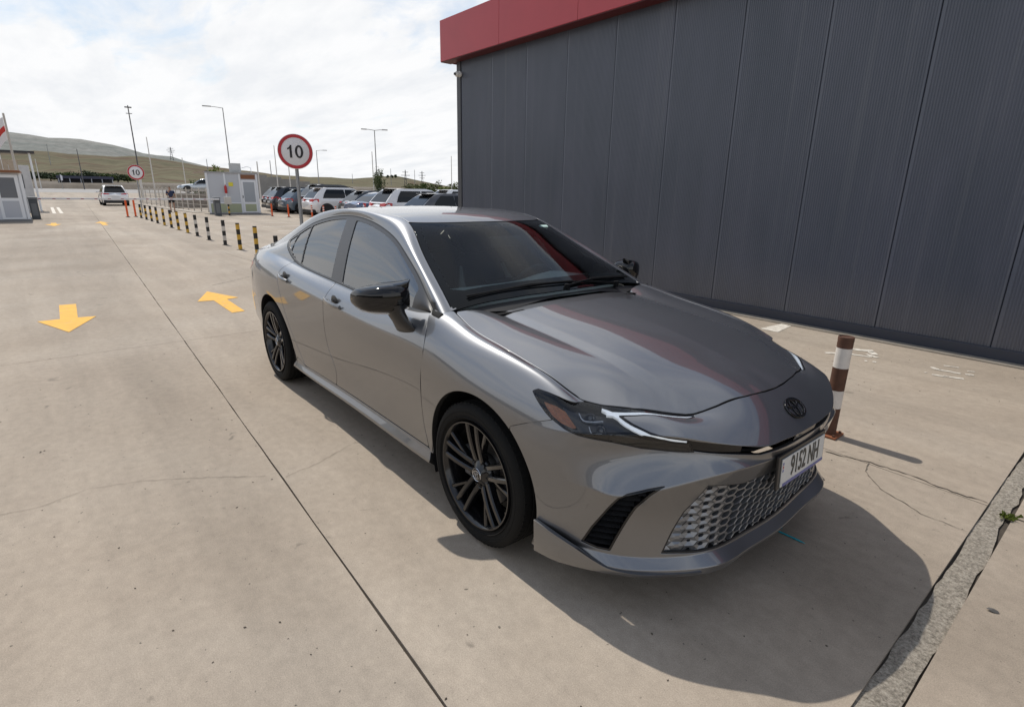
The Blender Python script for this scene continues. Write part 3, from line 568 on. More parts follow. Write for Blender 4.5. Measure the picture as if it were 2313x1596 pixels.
# canard blades at the bumper corners
def canard(sg):
    T_=smooth_poly([(.405,.893,.322),(.50,.876,.302),(.575,.842,.270),(.65,.800,.230),(.70,.766,.210),(.78,.706,.208),(.86,.618,.218),(.925,.535,.226)],4,False); B_=smooth_poly([(.405,.893,.178),(.50,.878,.181),(.575,.844,.182),(.65,.802,.184),(.70,.768,.186),(.78,.708,.192),(.86,.620,.202),(.925,.537,.212)],4,False)
    q=MB(); v=[]; n=len(T_)
    for i in range(n):
        t=i/(n-1); th=.010*(1-t*.4)
        a=T_[i]; b=B_[i]; d=Vector((T_[min(i+1,n-1)][0]-T_[max(i-1,0)][0],T_[min(i+1,n-1)][1]-T_[max(i-1,0)][1],0)).normalized(); nr=Vector((-d.y,d.x,0)) if True else None
        if nr.y<0: nr=-nr
        o=.006
        for (p,k) in ((b,o),(a,o+.008),(a,o-th),(b,o-th-.012)): v.append((p[0]+nr.x*k,sg*(p[1]+nr.y*k),p[2]))
    f=[]
    for i in range(n-1):
        for k in range(4): f.append((4*i+k,4*i+(k+1)%4,4*i+4+(k+1)%4,4*i+4+k))
    f+=[(0,1,2,3),tuple(4*(n-1)+k for k in (3,2,1,0))]
    q.add(v,f); q.build('canard_blade',PAINT,car,smooth=35,bevel=.0015)
canard(-1); canard(1)
# --- rear fascia
REAR=[[(-3.30,.835,.275),(-3.55,.785,.28),(-3.72,.73,.28),(-3.84,.55,.27),(-3.90,.3,.27),(-3.915,0,.27)],
 [(-3.30,.865,.42),(-3.55,.833,.42),(-3.75,.77,.42),(-3.88,.56,.42),(-3.94,.3,.42),(-3.955,0,.42)],
 [(-3.30,.880,.60),(-3.55,.848,.6),(-3.76,.775,.6),(-3.885,.57,.6),(-3.935,.3,.6),(-3.95,0,.6)],
 [(-3.30,.883,.75),(-3.55,.846,.75),(-3.74,.77,.75),(-3.85,.56,.75),(-3.885,.3,.76),(-3.90,0,.76)],
 [(-3.30,.870,.90),(-3.55,.826,.90),(-3.70,.75,.91),(-3.80,.55,.93),(-3.845,.3,.94),(-3.86,0,.945)],
 [(-3.30,.785,1.028),(-3.55,.755,1.013),(-3.68,.69,1.02),(-3.80,.52,1.052),(-3.86,.3,1.070),(-3.875,0,1.074)],
 [(-3.30,.72,1.06),(-3.52,.69,1.04),(-3.60,.62,1.035),(-3.68,.48,1.055),(-3.72,.28,1.068),(-3.74,0,1.072)]]
SURF['R']=trows(REAR,[1,5],nu=120,dens=.014); SURF['R'].N*=-1; SURF['R'].T=SURF['R'].T[:,::-1]
rxp=lambda P:-3.375-P[:,0]
TL=[(.30,.80),(.30,.90),(.62,.905),(.80,.925),(.89,.93),(.89,.835),(.75,.82)]
tlp=lambda P:np.stack([-P[:,1]+np.where(P[:,0]>-3.72,(P[:,0]+3.72)*.35,0),P[:,2]],1)
TLx=[(.36,.80),(.36,.895),(.62,.905),(.78,.925),(.955,.925),(.955,.905),(.90,.85),(.78,.82)]
part('rear_bumper',mirror_join(cutpanel('R',[rxp,lambda P:.80-P[:,2],arch(RARC)])),PAINT,car)
part('rear_panel',mirror_join(cutpanel('R',[rxp,lambda P:P[:,2]-.803,outside(tlp,TLx,-.002)])),PAINT,car)
RED=mat('tail_lamp_red',(.42,.012,.02),.12,coat=1)
part('tail_light',cutpanel('R',[rxp,inside(tlp,TLx,-.001)],.002),RED,car,True,flange=.02)
# --- inner shell that closes the gaps
sh=cutpanel('M2',[outside(xz,DLO,.004),lambda P:beltz(P[:,0])+.02-P[:,2],arch((RARC[0],RARC[1],RARC[2]+.02)),lambda P:-.40-P[:,0],lambda P:P[:,0]+3.45],-.016); part('inner_shell',sh,DK,car,True,flange=0)
sh=cutpanel('M1',[inside(xz,[(-.50,.2),(-.50,.965),(-.40,.97),(.45,.80),(.45,.62),(.25,.62),(.1,.2)]),arch((FARC[0],FARC[1],FARC[2]+.02)),lambda P:-P[:,1]-.62],-.016); part('inner_shell',sh,DK,car,True,flange=0)
q=MB(); q.add([(-.30,-.60,.93),(.60,-.52,.70),(.80,-.40,.62),(.88,0,.66),(.80,.40,.62),(.60,.52,.70),(-.30,.60,.93),(-.25,0,.94)],[(0,1,2,3,7),(7,3,4,5,6)]); q.build('engine_cover',DK,car)
# --- wheel wells and underside
for (cx,cz,r) in (FARC,RARC):
    for sg in (-1,1):
        q=MB(); v=[];f=[];n=24
        for k in range(n+1):
            a=math.pi*(-.12+1.24*k/n)
            for w in (.885,.60): v.append((cx+(r+.004)*math.cos(a),sg*w,cz+(r+.004)*math.sin(a)))
        for k in range(n): f.append((2*k,2*k+1,2*k+3,2*k+2))
        b0=len(v); v.append((cx,sg*.60,cz)); 
        for k in range(n): f.append((b0,2*k+1,2*k+3))
        q.add(v,f); q.build('wheel_well',SB,car,smooth=True)
q=MB(); q.box(-3.75,.80,-.60,.60,.17,.20); q.box(-2.3,-.45,-.80,.80,.18,.205); q.box(-3.7,-3.3,-.7,.7,.22,.24); q.build('underbody',DK,car)
# --- wheels
def wheel(cx,sg,yaw=0):
    w=empty('wheel',(0,0,0)); w.parent=car; w.location=(cx,0,.334)
    Y=.905
    t=MB(); prof=[(.252,-.205),(.29,-.225),(.318,-.222),(.331,-.205),(.334,-.185)]
    for g0 in (-.165,-.13,-.095,-.06): prof+=[(.3345,g0-.006),(.328,g0-.004),(.328,g0+.004),(.3345,g0+.006)]
    prof+=[(.334,-.042),(.331,-.020),(.322,-.006),(.312,.000),(.300,.003),(.285,.002),(.268,-.002),(.256,-.010),(.250,-.020)]
    t.lathe(prof,96,'y'); 
    # shoulder tread blocks
    for k in range(72):
        a=2*math.pi*k/72; M_=Matrix.Rotation(-a,4,'Y'); t.box(.318,.3335,-.040,-.017,-.0095,.0095,0,M_)
    tyre=t.build('tyre',RUB,w,smooth=35)
    for rr,nm in ((.296,'sidewall_ring'),(.270,'sidewall_ring')):
        q=MB(); q.lathe([(rr-.0025,.000),(rr,.0045),(rr+.0025,.000)],96,'y'); q.build('sidewall_ring',RUB,tyre,smooth=True)
    r=MB(); r.lathe([(.250,-.022),(.2515,-.004),(.249,.002),(.243,.001),(.238,-.006),(.232,-.02),(.226,-.06),(.222,-.14),(.236,-.19)],96,'y'); rim=r.build('rim',RIM,w,smooth=40)
    # spokes: five pairs with side branches
    def bar(p0,p1,w0,w1,y0,y1,th=.030,mid=.0):
        q=MB(); n=6; v=[];f=[]; p0=Vector(p0);p1=Vector(p1); d=(p1-p0); L=d.length; d/=L; nr=Vector((-d.y,d.x))
        for k in range(n+1):
            u=k/n; c=p0+d*L*u; ww=w0+(w1-w0)*u; y=y0+(y1-y0)*u+mid*math.sin(math.pi*u)
            for (s_,dy) in ((-.5,-th),(-.5,-.006),(-.30,0),(.30,0),(.5,-.006),(.5,-th)): v.append((c.x+nr.x*ww*s_,y+dy,c.y+nr.y*ww*s_))
        for k in range(n):
            for j in range(6): f.append((6*k+j,6*k+(j+1)%6,6*k+6+(j+1)%6,6*k+6+j))
        f+=[tuple(range(6)),tuple(6*n+j for j in range(5,-1,-1))]; q.add(v,f); return q
    pol=lambda r_,a:(r_*math.cos(a),r_*math.sin(a))
    for k in range(5):
        a=R(83.5+72*k)
        for s_ in (-1,1):
            bar(pol(.050,a+s_*R(26)),pol(.240,a+s_*R(8.0)),.026,.025,-.034,-.005,.036,.006).build('spoke',RIM,rim,smooth=30)
        bar(pol(.095,a+R(15)),pol(.240,a+R(24)),.014,.020,-.032,-.009,.028,.002).build('spoke',RIM,rim,smooth=30)
    h=MB(); h.lathe([(0,-.020),(.033,-.020),(.036,-.024),(.060,-.034),(.075,-.05),(.078,-.09),(0,-.09)],48,'y'); h.build('hub',RIM,rim,smooth=40)
    for k in range(5):
        a=R(83.5+36+72*k); q=MB(); c=pol(.057,a); q.lathe([(.010,-.032),(.0135,-.029),(.0135,-.040),(.009,-.042),(.008,-.05),(0,-.05)],16,'y',(c[0],0,c[1])); q.build('lug_nut',SB,rim,smooth=40)
    cp=MB(); cp.lathe([(0,-.0165),(.026,-.0168),(.031,-.0185),(.033,-.022)],40,'y'); cap=cp.build('center_cap',GB,rim,smooth=True)
    logo(cap,Matrix.Translation((0,-.0160,0))@Matrix.Rotation(R(-90),4,'X')@Matrix.Rotation(R(180),4,'Z')@Matrix.Rotation(R(18),4,'Z'),.027,.0008,CHR)
    rg=MB(); rg.lathe([(.029,-.0172),(.0303,-.0160),(.0315,-.0180)],48,'y'); rg.build('cap_ring',CHR,cap,smooth=True)
    dsc=MB(); dsc.lathe([(.09,-.085),(.155,-.085),(.158,-.088),(.158,-.105),(.155,-.108),(.09,-.108)],48,'y',close=True); dsc.lathe([(0,-.06),(.075,-.06),(.08,-.07),(.08,-.10)],32,'y'); dsc.build('brake_disc',mat('disc_steel',(.20,.195,.19),.35,metal=.9),w,smooth=40)
    q=MB(); q.box(.10,.165,-.13,-.065,-.075,.075); q.build('caliper',mat('caliper_grey',(.12,.12,.12),.5),w,bevel=.012)
    # outer face: local +y points outward for the left wheel
    for ch in list(w.children): pass
    if sg<0: w.rotation_euler=(0,0,math.pi); w.location=(cx,-Y,.334)
    else: w.location=(cx,Y,.334)
    return w
def ell(q,rx,ry,c,tube,M_,n=48,m_=8):
    v=[];f=[]
    for k in range(n):
        a=2*math.pi*k/n; p=Vector((c[0]+rx*math.cos(a),c[1]+ry*math.sin(a),0)); nr=Vector((math.cos(a)/rx,math.sin(a)/ry,0)).normalized()
        for j in range(m_):
            b=2*math.pi*j/m_; v.append(M_@(p+nr*tube*math.cos(b)+Vector((0,0,tube*.7*math.sin(b)))))
    for k in range(n):
        for j in range(m_): f.append((k*m_+j,((k+1)%n)*m_+j,((k+1)%n)*m_+(j+1)%m_,k*m_+(j+1)%m_))
    q.add(v,f)
def logo(parent,M_,r,tube,m_):
    q=MB(); ell(q,r,r*.69,(0,0),tube,M_); ell(q,r*.29,r*.655,(0,0),tube,M_); ell(q,r*.62,r*.30,(0,r*.355),tube,M_); return q.build('emblem',m_,parent,smooth=True)
wheels=[wheel(0,-1),wheel(-2.825,-1),wheel(0,1),wheel(-2.825,1)]
# emblem on the nose
ep,en=Fpt(.002,.744,.004); zax=Vector(en); zax.y=0; zax.normalize(); xax=Vector((0,1,0)); yax=zax.cross(xax)
Me=Matrix((xax,yax,zax)).transposed().to_4x4(); Me.translation=Vector((ep[0],0,ep[2]))
logo(car,Me,.060,.0052,GB)
# --- number plate with raised lettering
pl=empty('number_plate'); pl.parent=car; pl.location=(1.014,.0,.5425); pl.rotation_euler=(0,R(-3),0)
q=MB(); q.box(-.004,0,-.190,.190,-.058,.058); q.build('plate',mat('plate_white',(.62,.62,.60),.35,noise=(40,.05)),pl,bevel=.0015)
q=MB(); q.box(-.014,-.004,-.215,.205,-.064,.075); q.build('plate_holder',SB,pl,bevel=.003)
q=MB(); q.box(.0003,.0012,-.175,.190,-.058,-.046); q.build('plate_stripe',mat('plate_blue',(.12,.13,.33),.4),pl)
inkm=mat('plate_ink',(.045,.045,.04),.5)
def plate_text(body,size,y,z,sx,m_,name='plate_text'):
    me=text_mesh(name,body,size,.0006,m_,sx=sx); me.transform(Matrix(((0,0,1,.0012),(1,0,0,y),(0,1,0,z),(0,0,0,1)))); link(name,me,None,pl)
plate_text('9152 NH',.116,.010,.006,.585,inkm); [MB().box(.0003,.0012,-.186,-.178,.006+k_*.014,.016+k_*.014).build('plate_code',mat('plate_red',(.45,.10,.10),.5) if k_%2 else MAT['plate_blue'],pl) for k_ in range(3)]
# --- mirrors
def mirror(sg):
    r=empty('side_mirror'); r.parent=car
    secs=[(.845,-.665,1.033,.040,.040),(.858,-.660,1.038,.060,.058),(.90,-.665,1.042,.078,.067),(.95,-.680,1.040,.085,.068),(1.0,-.705,1.036,.080,.063),(1.038,-.732,1.032,.068,.056),(1.058,-.752,1.030,.054,.046),(1.069,-.770,1.029,.034,.030),(1.073,-.782,1.028,.010,.010)]
    v=[];f=[];n=28
    for (w,x,z,a,b) in secs:
        for k in range(n):
            t=2*math.pi*k/n; c,s=math.cos(t),math.sin(t); p=.58
            v.append((x+a*math.copysign(abs(c)**p,c)-(.03 if c<0 else 0)*abs(c),sg*w,z+b*math.copysign(abs(s)**p,s)))
    for i in range(len(secs)-1):
        for k in range(n): f.append((i*n+k,i*n+(k+1)%n,(i+1)*n+(k+1)%n,(i+1)*n+k))
    f+=[tuple(range(n)),tuple((len(secs)-1)*n+k for k in range(n))[::-1]]
    q=MB(); q.add(v,f); hsg=q.build('housing',GB,r,smooth=50)
    # horn-shaped cover rising towards the door
    H=[((1.045,-.715,1.070),(1.045,-.765,1.068),.012),((1.0,-.665,1.092),(1.0,-.745,1.090),.020),((.95,-.635,1.103),(.95,-.725,1.101),.024),((.90,-.615,1.110),(.90,-.700,1.107),.022),((.858,-.612,1.119),(.858,-.665,1.117),.013),((.835,-.632,1.130),(.835,-.648,1.129),.002)]
    v=[]; 
    for (a,b,th) in H:
        for (p,dz) in ((a,0),(b,th*.4),(b,-th*1.6),(a,-th*2.4)): v.append((p[1],sg*p[0],p[2]+dz))
    f=[]
    for i in range(len(H)-1):
        for k in range(4): f.append((4*i+k,4*i+(k+1)%4,4*i+4+(k+1)%4,4*i+4+k))
    f+=[(0,1,2,3),(20,21,22,23)]; q=MB(); q.add(v,f); q.build('horn_cover',GB,r,smooth=30,bevel=.002)
    # turn-signal strip, seam and foot
    q=MB(); q.tube([(-.790,sg*1.064,.990),(-.757,sg*1.048,.975),(-.705,sg*1.002,.967),(-.655,sg*.950,.965),(-.635,sg*.915,.967)],[.003,.006,.0065,.006,.004],8); q.build('turn_signal',mat('signal_clear',(.55,.56,.58),.15,coat=1),r,smooth=True)
    q=MB(); q.add([(-.56,sg*.90,1.0),(-.70,sg*.90,1.0),(-.70,sg*.93,.965),(-.58,sg*.93,.965),(-.555,sg*.865,.935),(-.70,sg*.862,.905),(-.72,sg*.872,.885),(-.60,sg*.880,.878),(-.53,sg*.874,.915)],[(0,1,2,3)])
    q=MB(); v=[];n=12; foot=[(1.0,.925,-.660,.075,.050),(.965,.912,-.648,.066,.038),(.925,.898,-.628,.070,.032),(.892,.882,-.620,.086,.028),(.868,.872,-.612,.098,.020),(.858,.866,-.610,.100,.010)]
    for (z,w,x,a,b) in foot:
        for k in range(n):
            t=2*math.pi*k/n; v.append((x+a*math.cos(t),sg*(w+b*math.sin(t)),z+.10*a*math.cos(t)*2))
    f=[(i*n+k,i*n+(k+1)%n,(i+1)*n+(k+1)%n,(i+1)*n+k) for i in range(len(foot)-1) for k in range(n)]; q.add(v,f); q.build('foot',SB,r,smooth=50)
    q=MB(); q.add([(-.795,sg*1.05,1.065),(-.795,sg*1.05,.995),(-.745,sg*.865,.99),(-.745,sg*.865,1.085)],[(0,1,2,3)]); q.build('mirror_glass',mat('mirror_silver',(.8,.8,.8),.02,metal=1),r)
    # black sail behind
mirror(-1); mirror(1)
# --- door handles
def handle(x0,z0,x1,z1,sg):
    r=empty('door_handle'); r.parent=car
    def wat(x,z):
        s=SURF['M2'].P; i=np.argmin((s[:,0]-x)**2+(s[:,2]-z)**2+(s[:,1]>-.7)*9); return -s[i,1]
    d=Vector((x1-x0,0,z1-z0)); L=d.length; d.normalize(); up_=Vector((-d.z,0,d.x)); 
    q=MB(); v=[];n=10; m_=9
    for i in range(m_):
        u=i/(m_-1); c=Vector((x0,0,z0))+d*L*u; w=wat(c.x,c.z); hgt_=.013+.004*math.sin(math.pi*u); out=.012+.020*math.sin(math.pi*min(1,max(0,u)))**.6
        for k in range(n):
            t=2*math.pi*k/n; p=c+up_*hgt_*math.sin(t); v.append((p.x,sg*(w+out+.0085*math.cos(t)),p.z))
    f=[(i*n+k,i*n+(k+1)%n,(i+1)*n+(k+1)%n,(i+1)*n+k) for i in range(m_-1) for k in range(n)]+[tuple(range(n)),tuple((m_-1)*n+k for k in range(n))]
    q.add(v,f); q.build('grip',PAINT if True else CHR,r,smooth=50)
    q=MB(); c=Vector((x0,0,z0))+d*L*.52+up_*.012; w=wat(c.x,c.z); 
    q.lathe([(0,.006),(.030,.005),(.040,.0015),(.044,.0)],28,'y',(0,0,0)); me=q.mesh('cup',SB,True); me.transform(Matrix.Translation((c.x,sg*(w+.001),c.z))@Matrix.Diagonal((1.25,sg,.85,1))); link('cup',me,None,r)
for sg in (-1,1):
    handle(-1.645,.878,-1.400,.862,sg); handle(-2.52,.925,-2.325,.902,sg)
# --- wipers and cowl
q=MB(); cw=[(-.30,-.62,.962),(-.26,-.4,.985),(-.235,0,.994),(-.26,.4,.985),(-.30,.62,.962),(-.40,.70,.955),(-.40,.4,.985),(-.40,0,.992),(-.40,-.4,.985),(-.40,-.70,.955)]
q.add(cw,[(0,1,8,9),(1,2,7,8),(2,3,6,7),(3,4,5,6)]); q.build('cowl',mat('cowl_black',(.006,.006,.007),.8,spec=.15),car)
def onws(x,w): 
    s=SURF['M2'].P; i=np.argmin((s[:,0]-x)**2+(s[:,1]+abs(w))**2+(s[:,2]<.93)*9); return s[i,2]
for pts in ([(-.335,.40),(-.352,.05),(-.378,-.25),(-.435,-.62)],[(-.325,-.03),(-.358,.2),(-.388,.42),(-.435,.62)]):
    ar=empty('wiper'); ar.parent=car; q=MB(); P_=smooth_poly([(x,w,onws(x,w)+.009) for x,w in pts],4,False); q.tube(P_,[.0035+.003*(1-i/len(P_)) for i in range(len(P_))],6); q.build('arm',MAT['cowl_black'],ar,smooth=True)
    q=MB(); P_=[(x-.012,w,onws(x-.012,w)+.006) for x,w in [(pts[1][0]+.02,pts[1][1]),pts[1],pts[2],pts[3]]]; q.tube(P_,.0045,6); q.build('blade',RUB,ar)
    q=MB(); q.lathe([(0,.016),(.014,.014),(.016,.006),(.016,-.02)],16,'z',(pts[0][0],pts[0][1],onws(*pts[0])+.005)); q.build('pivot',MAT['cowl_black'],ar,smooth=True)
# --- interior
CL=mat('seat_dark',(.030,.030,.032),.75); CL2=mat('seat_light',(.36,.36,.35),.7); DASH=mat('dash_grey',(.34,.35,.33),.8,noise=(30,.08)); BLKI=mat('interior_black',(.012,.012,.013),.6)
it=car
q=MB(); v=[];f=[];n=17
for i in range(n):
    y=-.70+1.40*i/(n-1); hump=.045*math.exp(-((y-.36)/.20)**2)
    for (x,z) in ((-.36-.06*(y/.7)**2,.955-.02*(y/.7)**2),(-.50,.985-.015*(y/.7)**2),(-.68,1.005+hump*.7),(-.86,1.010+hump),(-.94,.985+hump),(-.96,.90),(-.93,.60)): v.append((x,y,z))
for i in range(n-1):
    for k in range(6): f.append((7*i+k,7*i+k+1,7*i+8+k,7*i+7+k))
q.add(v,f); q.build('dashboard',DASH,it,smooth=50)
q=MB(); q.box(-.97,-.935,-.13,.13,.86,1.02); q.build('center_display',GB,it,bevel=.01)
st=empty('steering_wheel',(-1.08,.37,.905)); st.parent=car; st.rotation_euler=(0,R(-64),0)
q=MB(); ell(q,.185,.185,(0,0),.016,Matrix(),36,8); q.build('ring',CL,st,smooth=True)
q=MB(); q.lathe([(0,.02),(.06,.015),(.075,-.01),(.05,-.05),(0,-.05)],24,'z'); q.box(-.015,.015,-.17,.17,-.012,.008); q.box(-.17,0,-.02,.02,-.012,.008); q.build('spokes',CL,st,smooth=40)
def seat(y,x=-1.62,name='front_seat'):
    s=empty(name,(x,y,0)); s.parent=car
    def cushion(nm,secs,m_):
        q=MB(); v=[];n=20
        for (cx,cz,hw,th) in secs:
            for k in range(n):
                t=2*math.pi*k/n; c,s_=math.cos(t),math.sin(t); v.append((cx+th*math.copysign(abs(s_)**.6,s_),hw*math.copysign(abs(c)**.6,c),cz))
        L=len(secs); f=[(i*n+k,i*n+(k+1)%n,(i+1)*n+(k+1)%n,(i+1)*n+k) for i in range(L-1) for k in range(n)]+[tuple(range(n))[::-1],tuple((L-1)*n+k for k in range(n))]
        q.add(v,f); return q.build(nm,m_,s,smooth=50)
    cushion('backrest',[(.08,.50,.23,.05),(.05,.60,.25,.065),(.00,.75,.255,.07),(-.06,.92,.235,.065),(-.10,1.04,.20,.055),(-.12,1.08,.14,.03)],CL)
    for sg in (-1,1):
        q=MB(); q.tube([(.13,sg*.235,.52),(.10,sg*.245,.68),(.03,sg*.235,.88),(-.035,sg*.20,1.01)],[.025,.032,.028,.012],10); q.build('side_bolster',CL2,s,smooth=True)
    cushion('headrest',[(-.125,1.10,.06,.02),(-.13,1.13,.125,.045),(-.14,1.19,.135,.05),(-.15,1.25,.11,.04),(-.155,1.27,.06,.015)],CL)
    q=MB(); q.box(.0,.55,-.25,.25,.40,.55); q.build('cushion',CL,s,bevel=.05,smooth=40)
seat(-.37); seat(.37)
q=MB(); q.box(-2.45,-2.30,-.62,.62,.5,1.06); q.box(-2.42,-2.34,-.45,-.20,1.06,1.20); q.box(-2.42,-2.34,.20,.45,1.06,1.20); q.box(-2.4,-1.95,-.6,.6,.38,.52); q.build('rear_seat',CL,it,bevel=.04,smooth=40)
q=MB(); q.add([(-2.45,-.7,1.03),(-3.4,-.55,1.05),(-3.4,.55,1.05),(-2.45,.7,1.03)],[(0,1,2,3)]); q.box(-2.5,-.5,-.80,.80,.30,.34); q.build('cabin_floor',BLKI,it)
hl_=mirror_join(cutpanel('M2',[lambda P:top(P)-.22,inside(xw,ROOF,-.01)],-.03)); part('headliner',hl_,mat('headliner_grey',(.10,.10,.10),.9),car,flange=0)
pl_=cutpanel('M2',[outside(xz,DLO,.002),lambda P:P[:,2]-1.0,bodyside,lambda P:P[:,0]+3.3],-.022); part('pillar_trim',pl_,BLKI,car,True,flange=0)
q=MB(); q.box(-.02,.02,-.12,.12,-.03,.035); o=q.build('rear_view_mirror',BLKI,it,bevel=.012); o.location=(-.92,0,1.255); 
q=MB(); q.box(-.02,.002,-.035,.035,-.004,.003); o=q.build('windshield_sticker',mat('sticker_mint',(.55,.72,.66),.6),it); o.location=(-1.02,.43,1.330); o.rotation_euler=(0,R(28),0)
# ================= setting: ground, pavement slabs, gutter =================
def concrete():
    m=bpy.data.materials.new('concrete'); m.use_nodes=True; t=m.node_tree; p=t.nodes['Principled BSDF']; n=t.nodes.new; l=t.links.new
    g=n('ShaderNodeNewGeometry'); P=g.outputs['Position']
    def noise(sc,det,ro,stretch=None,dist=0):
        src=P
        if stretch: mp=n('ShaderNodeMapping'); mp.inputs['Scale'].default_value=stretch; l(P,mp.inputs[0]); src=mp.outputs[0]
        q=n('ShaderNodeTexNoise'); q.inputs['Scale'].default_value=sc; q.inputs['Detail'].default_value=det; q.inputs['Roughness'].default_value=ro; q.inputs['Distortion'].default_value=dist; l(src,q.inputs[0]); return q.outputs[0]
    def ramp(v,stops):
        r=n('ShaderNodeValToRGB'); e=r.color_ramp.elements
        while len(e)<len(stops): e.new(.5)
        for k,(a,c) in enumerate(stops): e[k].position=a; e[k].color=(*c,1) if isinstance(c,tuple) else (c,c,c,1)
        l(v,r.inputs[0]); return r.outputs[0]
    def mul(a,b,f=1,mode='MULTIPLY'):
        q=n('ShaderNodeMixRGB'); q.blend_type=mode; q.inputs[0].default_value=f; l(a,q.inputs[1]); l(b,q.inputs[2]); return q.outputs[0]
    base=ramp(noise(.45,5,.6,None,.4),[(.30,(.290,.239,.187)),(.5,(.338,.285,.228)),(.70,(.380,.328,.269))])
    streak=ramp(noise(1.1,6,.7,(.35,2.2,1),.6),[(.3,.87),(.7,1.08)])
    grain=ramp(noise(220,3,.8),[(.25,.70),(.75,1.28)])
    mid=ramp(noise(16,6,.75),[(.28,.85),(.72,1.11)])
    spots=ramp(noise(5.5,3,.5,None,.8),[(.25,.66),(.31,1.0)])
    pits=ramp(noise(46,2,.5),[(.24,.35),(.29,1.0)])
    c=mul(mul(mul(mul(mul(base,streak),grain),mid),spots),pits)
    # long tyre-rubbed bands along the lane
    sp=n('ShaderNodeSeparateXYZ'); l(P,sp.inputs[0])
    wv=ramp(noise(.35,3,.5,(.06,2.4,1),.3),[(.38,.86),(.55,1.03)])
    c=mul(c,wv)
    oi=n('ShaderNodeObjectInfo'); c=mul(c,ramp(oi.outputs['Random'],[(0,.955),(1,1.045)]))
    l(c,p.inputs['Base Color']); p.inputs['Roughness'].default_value=.82; p.inputs['Specular IOR Level'].default_value=.3
    b=n('ShaderNodeBump'); b.inputs['Strength'].default_value=.35; b.inputs['Distance'].default_value=.003; l(noise(150,4,.7),b.inputs['Height']); l(b.outputs[0],p.inputs['Normal'])
    MAT['concrete']=m; return m
CONC=concrete()
mb=MB(); mb.add([(-2500,-2500,-.06),(2500,-2500,-.06),(2500,2500,-.06),(-2500,2500,-.06)],[(0,1,2,3)])
tag(mb.build('ground',mat('dry_grass',(.16,.135,.07),.95,noise=(.03,.35))),kind='structure')
pave=empty('pavement',(0,0,0),kind='structure')
mb=MB(); mb.box(-62,14,-26,26,-.055,-.016); mb.build('joint_bed',mat('joint_dirt',(.055,.045,.035),.95,noise=(30,.4)),pave)
yj=lambda y0,x: y0-.0335*(x-.64)*(1 if abs(y0)<3 else .3)
ylines=[-24,-18.2,-13,-10.2,-7.3,-4.4,-1.473,1.435,4.86,7.8,10.7,13.6,19,25]
xlines=[13.6,7.6,1.555,None,1.45,-4.66,-10.8,-16.9,-23,-29.1,-35.2,-41.3,-47.4,-53.5,-61]
def slab(x0,x1,y0,y1,gap=.0028):
    a,b=x0+gap,x1-gap
    P=[(a,yj(y0,a)+gap),(b,yj(y0,b)+gap),(b,yj(y1,b)-gap),(a,yj(y1,a)-gap)]
    # slightly uneven, softened slab edges
    q=MB(); n=max(2,int((b-a)/.25)); rag=lambda: random.uniform(-.0015,.0035)
    poly=[(a+(b-a)*k/n, P[0][1]+(P[1][1]-P[0][1])*k/n+rag()) for k in range(n+1)]+[(b-(b-a)*k/n, P[2][1]+(P[3][1]-P[2][1])*k/n-rag()) for k in range(n+1)]
    q.prism(poly,-.05,0); return q.build('slab',CONC,pave)
xr=None
pairs=[(7.6,13.6),(1.555,7.6)]+[(xlines[k+1],xlines[k]) for k in range(4,len(xlines)-1)]
for x0,x1 in pairs:
    for y0,y1 in zip(ylines[:-1],ylines[1:]): slab(x0,x1,y0,y1)
# rough patched drain strip across the lane
def drain():
    m=bpy.data.materials.new('rough_mortar'); m.use_nodes=True; t=m.node_tree; p=t.nodes['Principled BSDF']; g=t.nodes.new('ShaderNodeNewGeometry')
    n=t.nodes.new('ShaderNodeTexNoise'); n.inputs['Scale'].default_value=75; n.inputs['Detail'].default_value=6; n.inputs['Roughness'].default_value=.8; t.links.new(g.outputs['Position'],n.inputs[0])
    r=t.nodes.new('ShaderNodeValToRGB'); e=r.color_ramp.elements; e[0].position=.33; e[0].color=(.10,.085,.065,1); e[1].position=.62; e[1].color=(.47,.42,.35,1); t.links.new(n.outputs[0],r.inputs[0]); t.links.new(r.outputs[0],p.inputs['Base Color'])
    b=t.nodes.new('ShaderNodeBump'); b.inputs['Strength'].default_value=1; b.inputs['Distance'].default_value=.012; t.links.new(n.outputs[0],b.inputs['Height']); t.links.new(b.outputs[0],p.inputs['Normal']); p.inputs['Roughness'].default_value=.95
    return m
ds=MB(); nn=160; ys=[-6+12*k/nn for k in range(nn+1)]; V=[];Fc=[]
for k,y in enumerate(ys):
    e1=1.452+.004*math.sin(y*3.1)+random.uniform(-.005,.006); e2=1.548+.010*math.sin(y*2.3+1)+.006*math.sin(y*9.1)+random.uniform(-.009,.007)
    for j in range(5):
        t_=j/4; V.append((e1+(e2-e1)*t_,y,-.006+random.uniform(-.004,.003)-(.003 if j in (0,) else 0)))
for k in range(nn):
    for j in range(4): Fc.append((k*5+j,k*5+j+1,k*5+6+j,k*5+5+j))
ds.add(V,Fc); tag(ds.build('drain_strip',drain(),smooth=60),kind='structure')
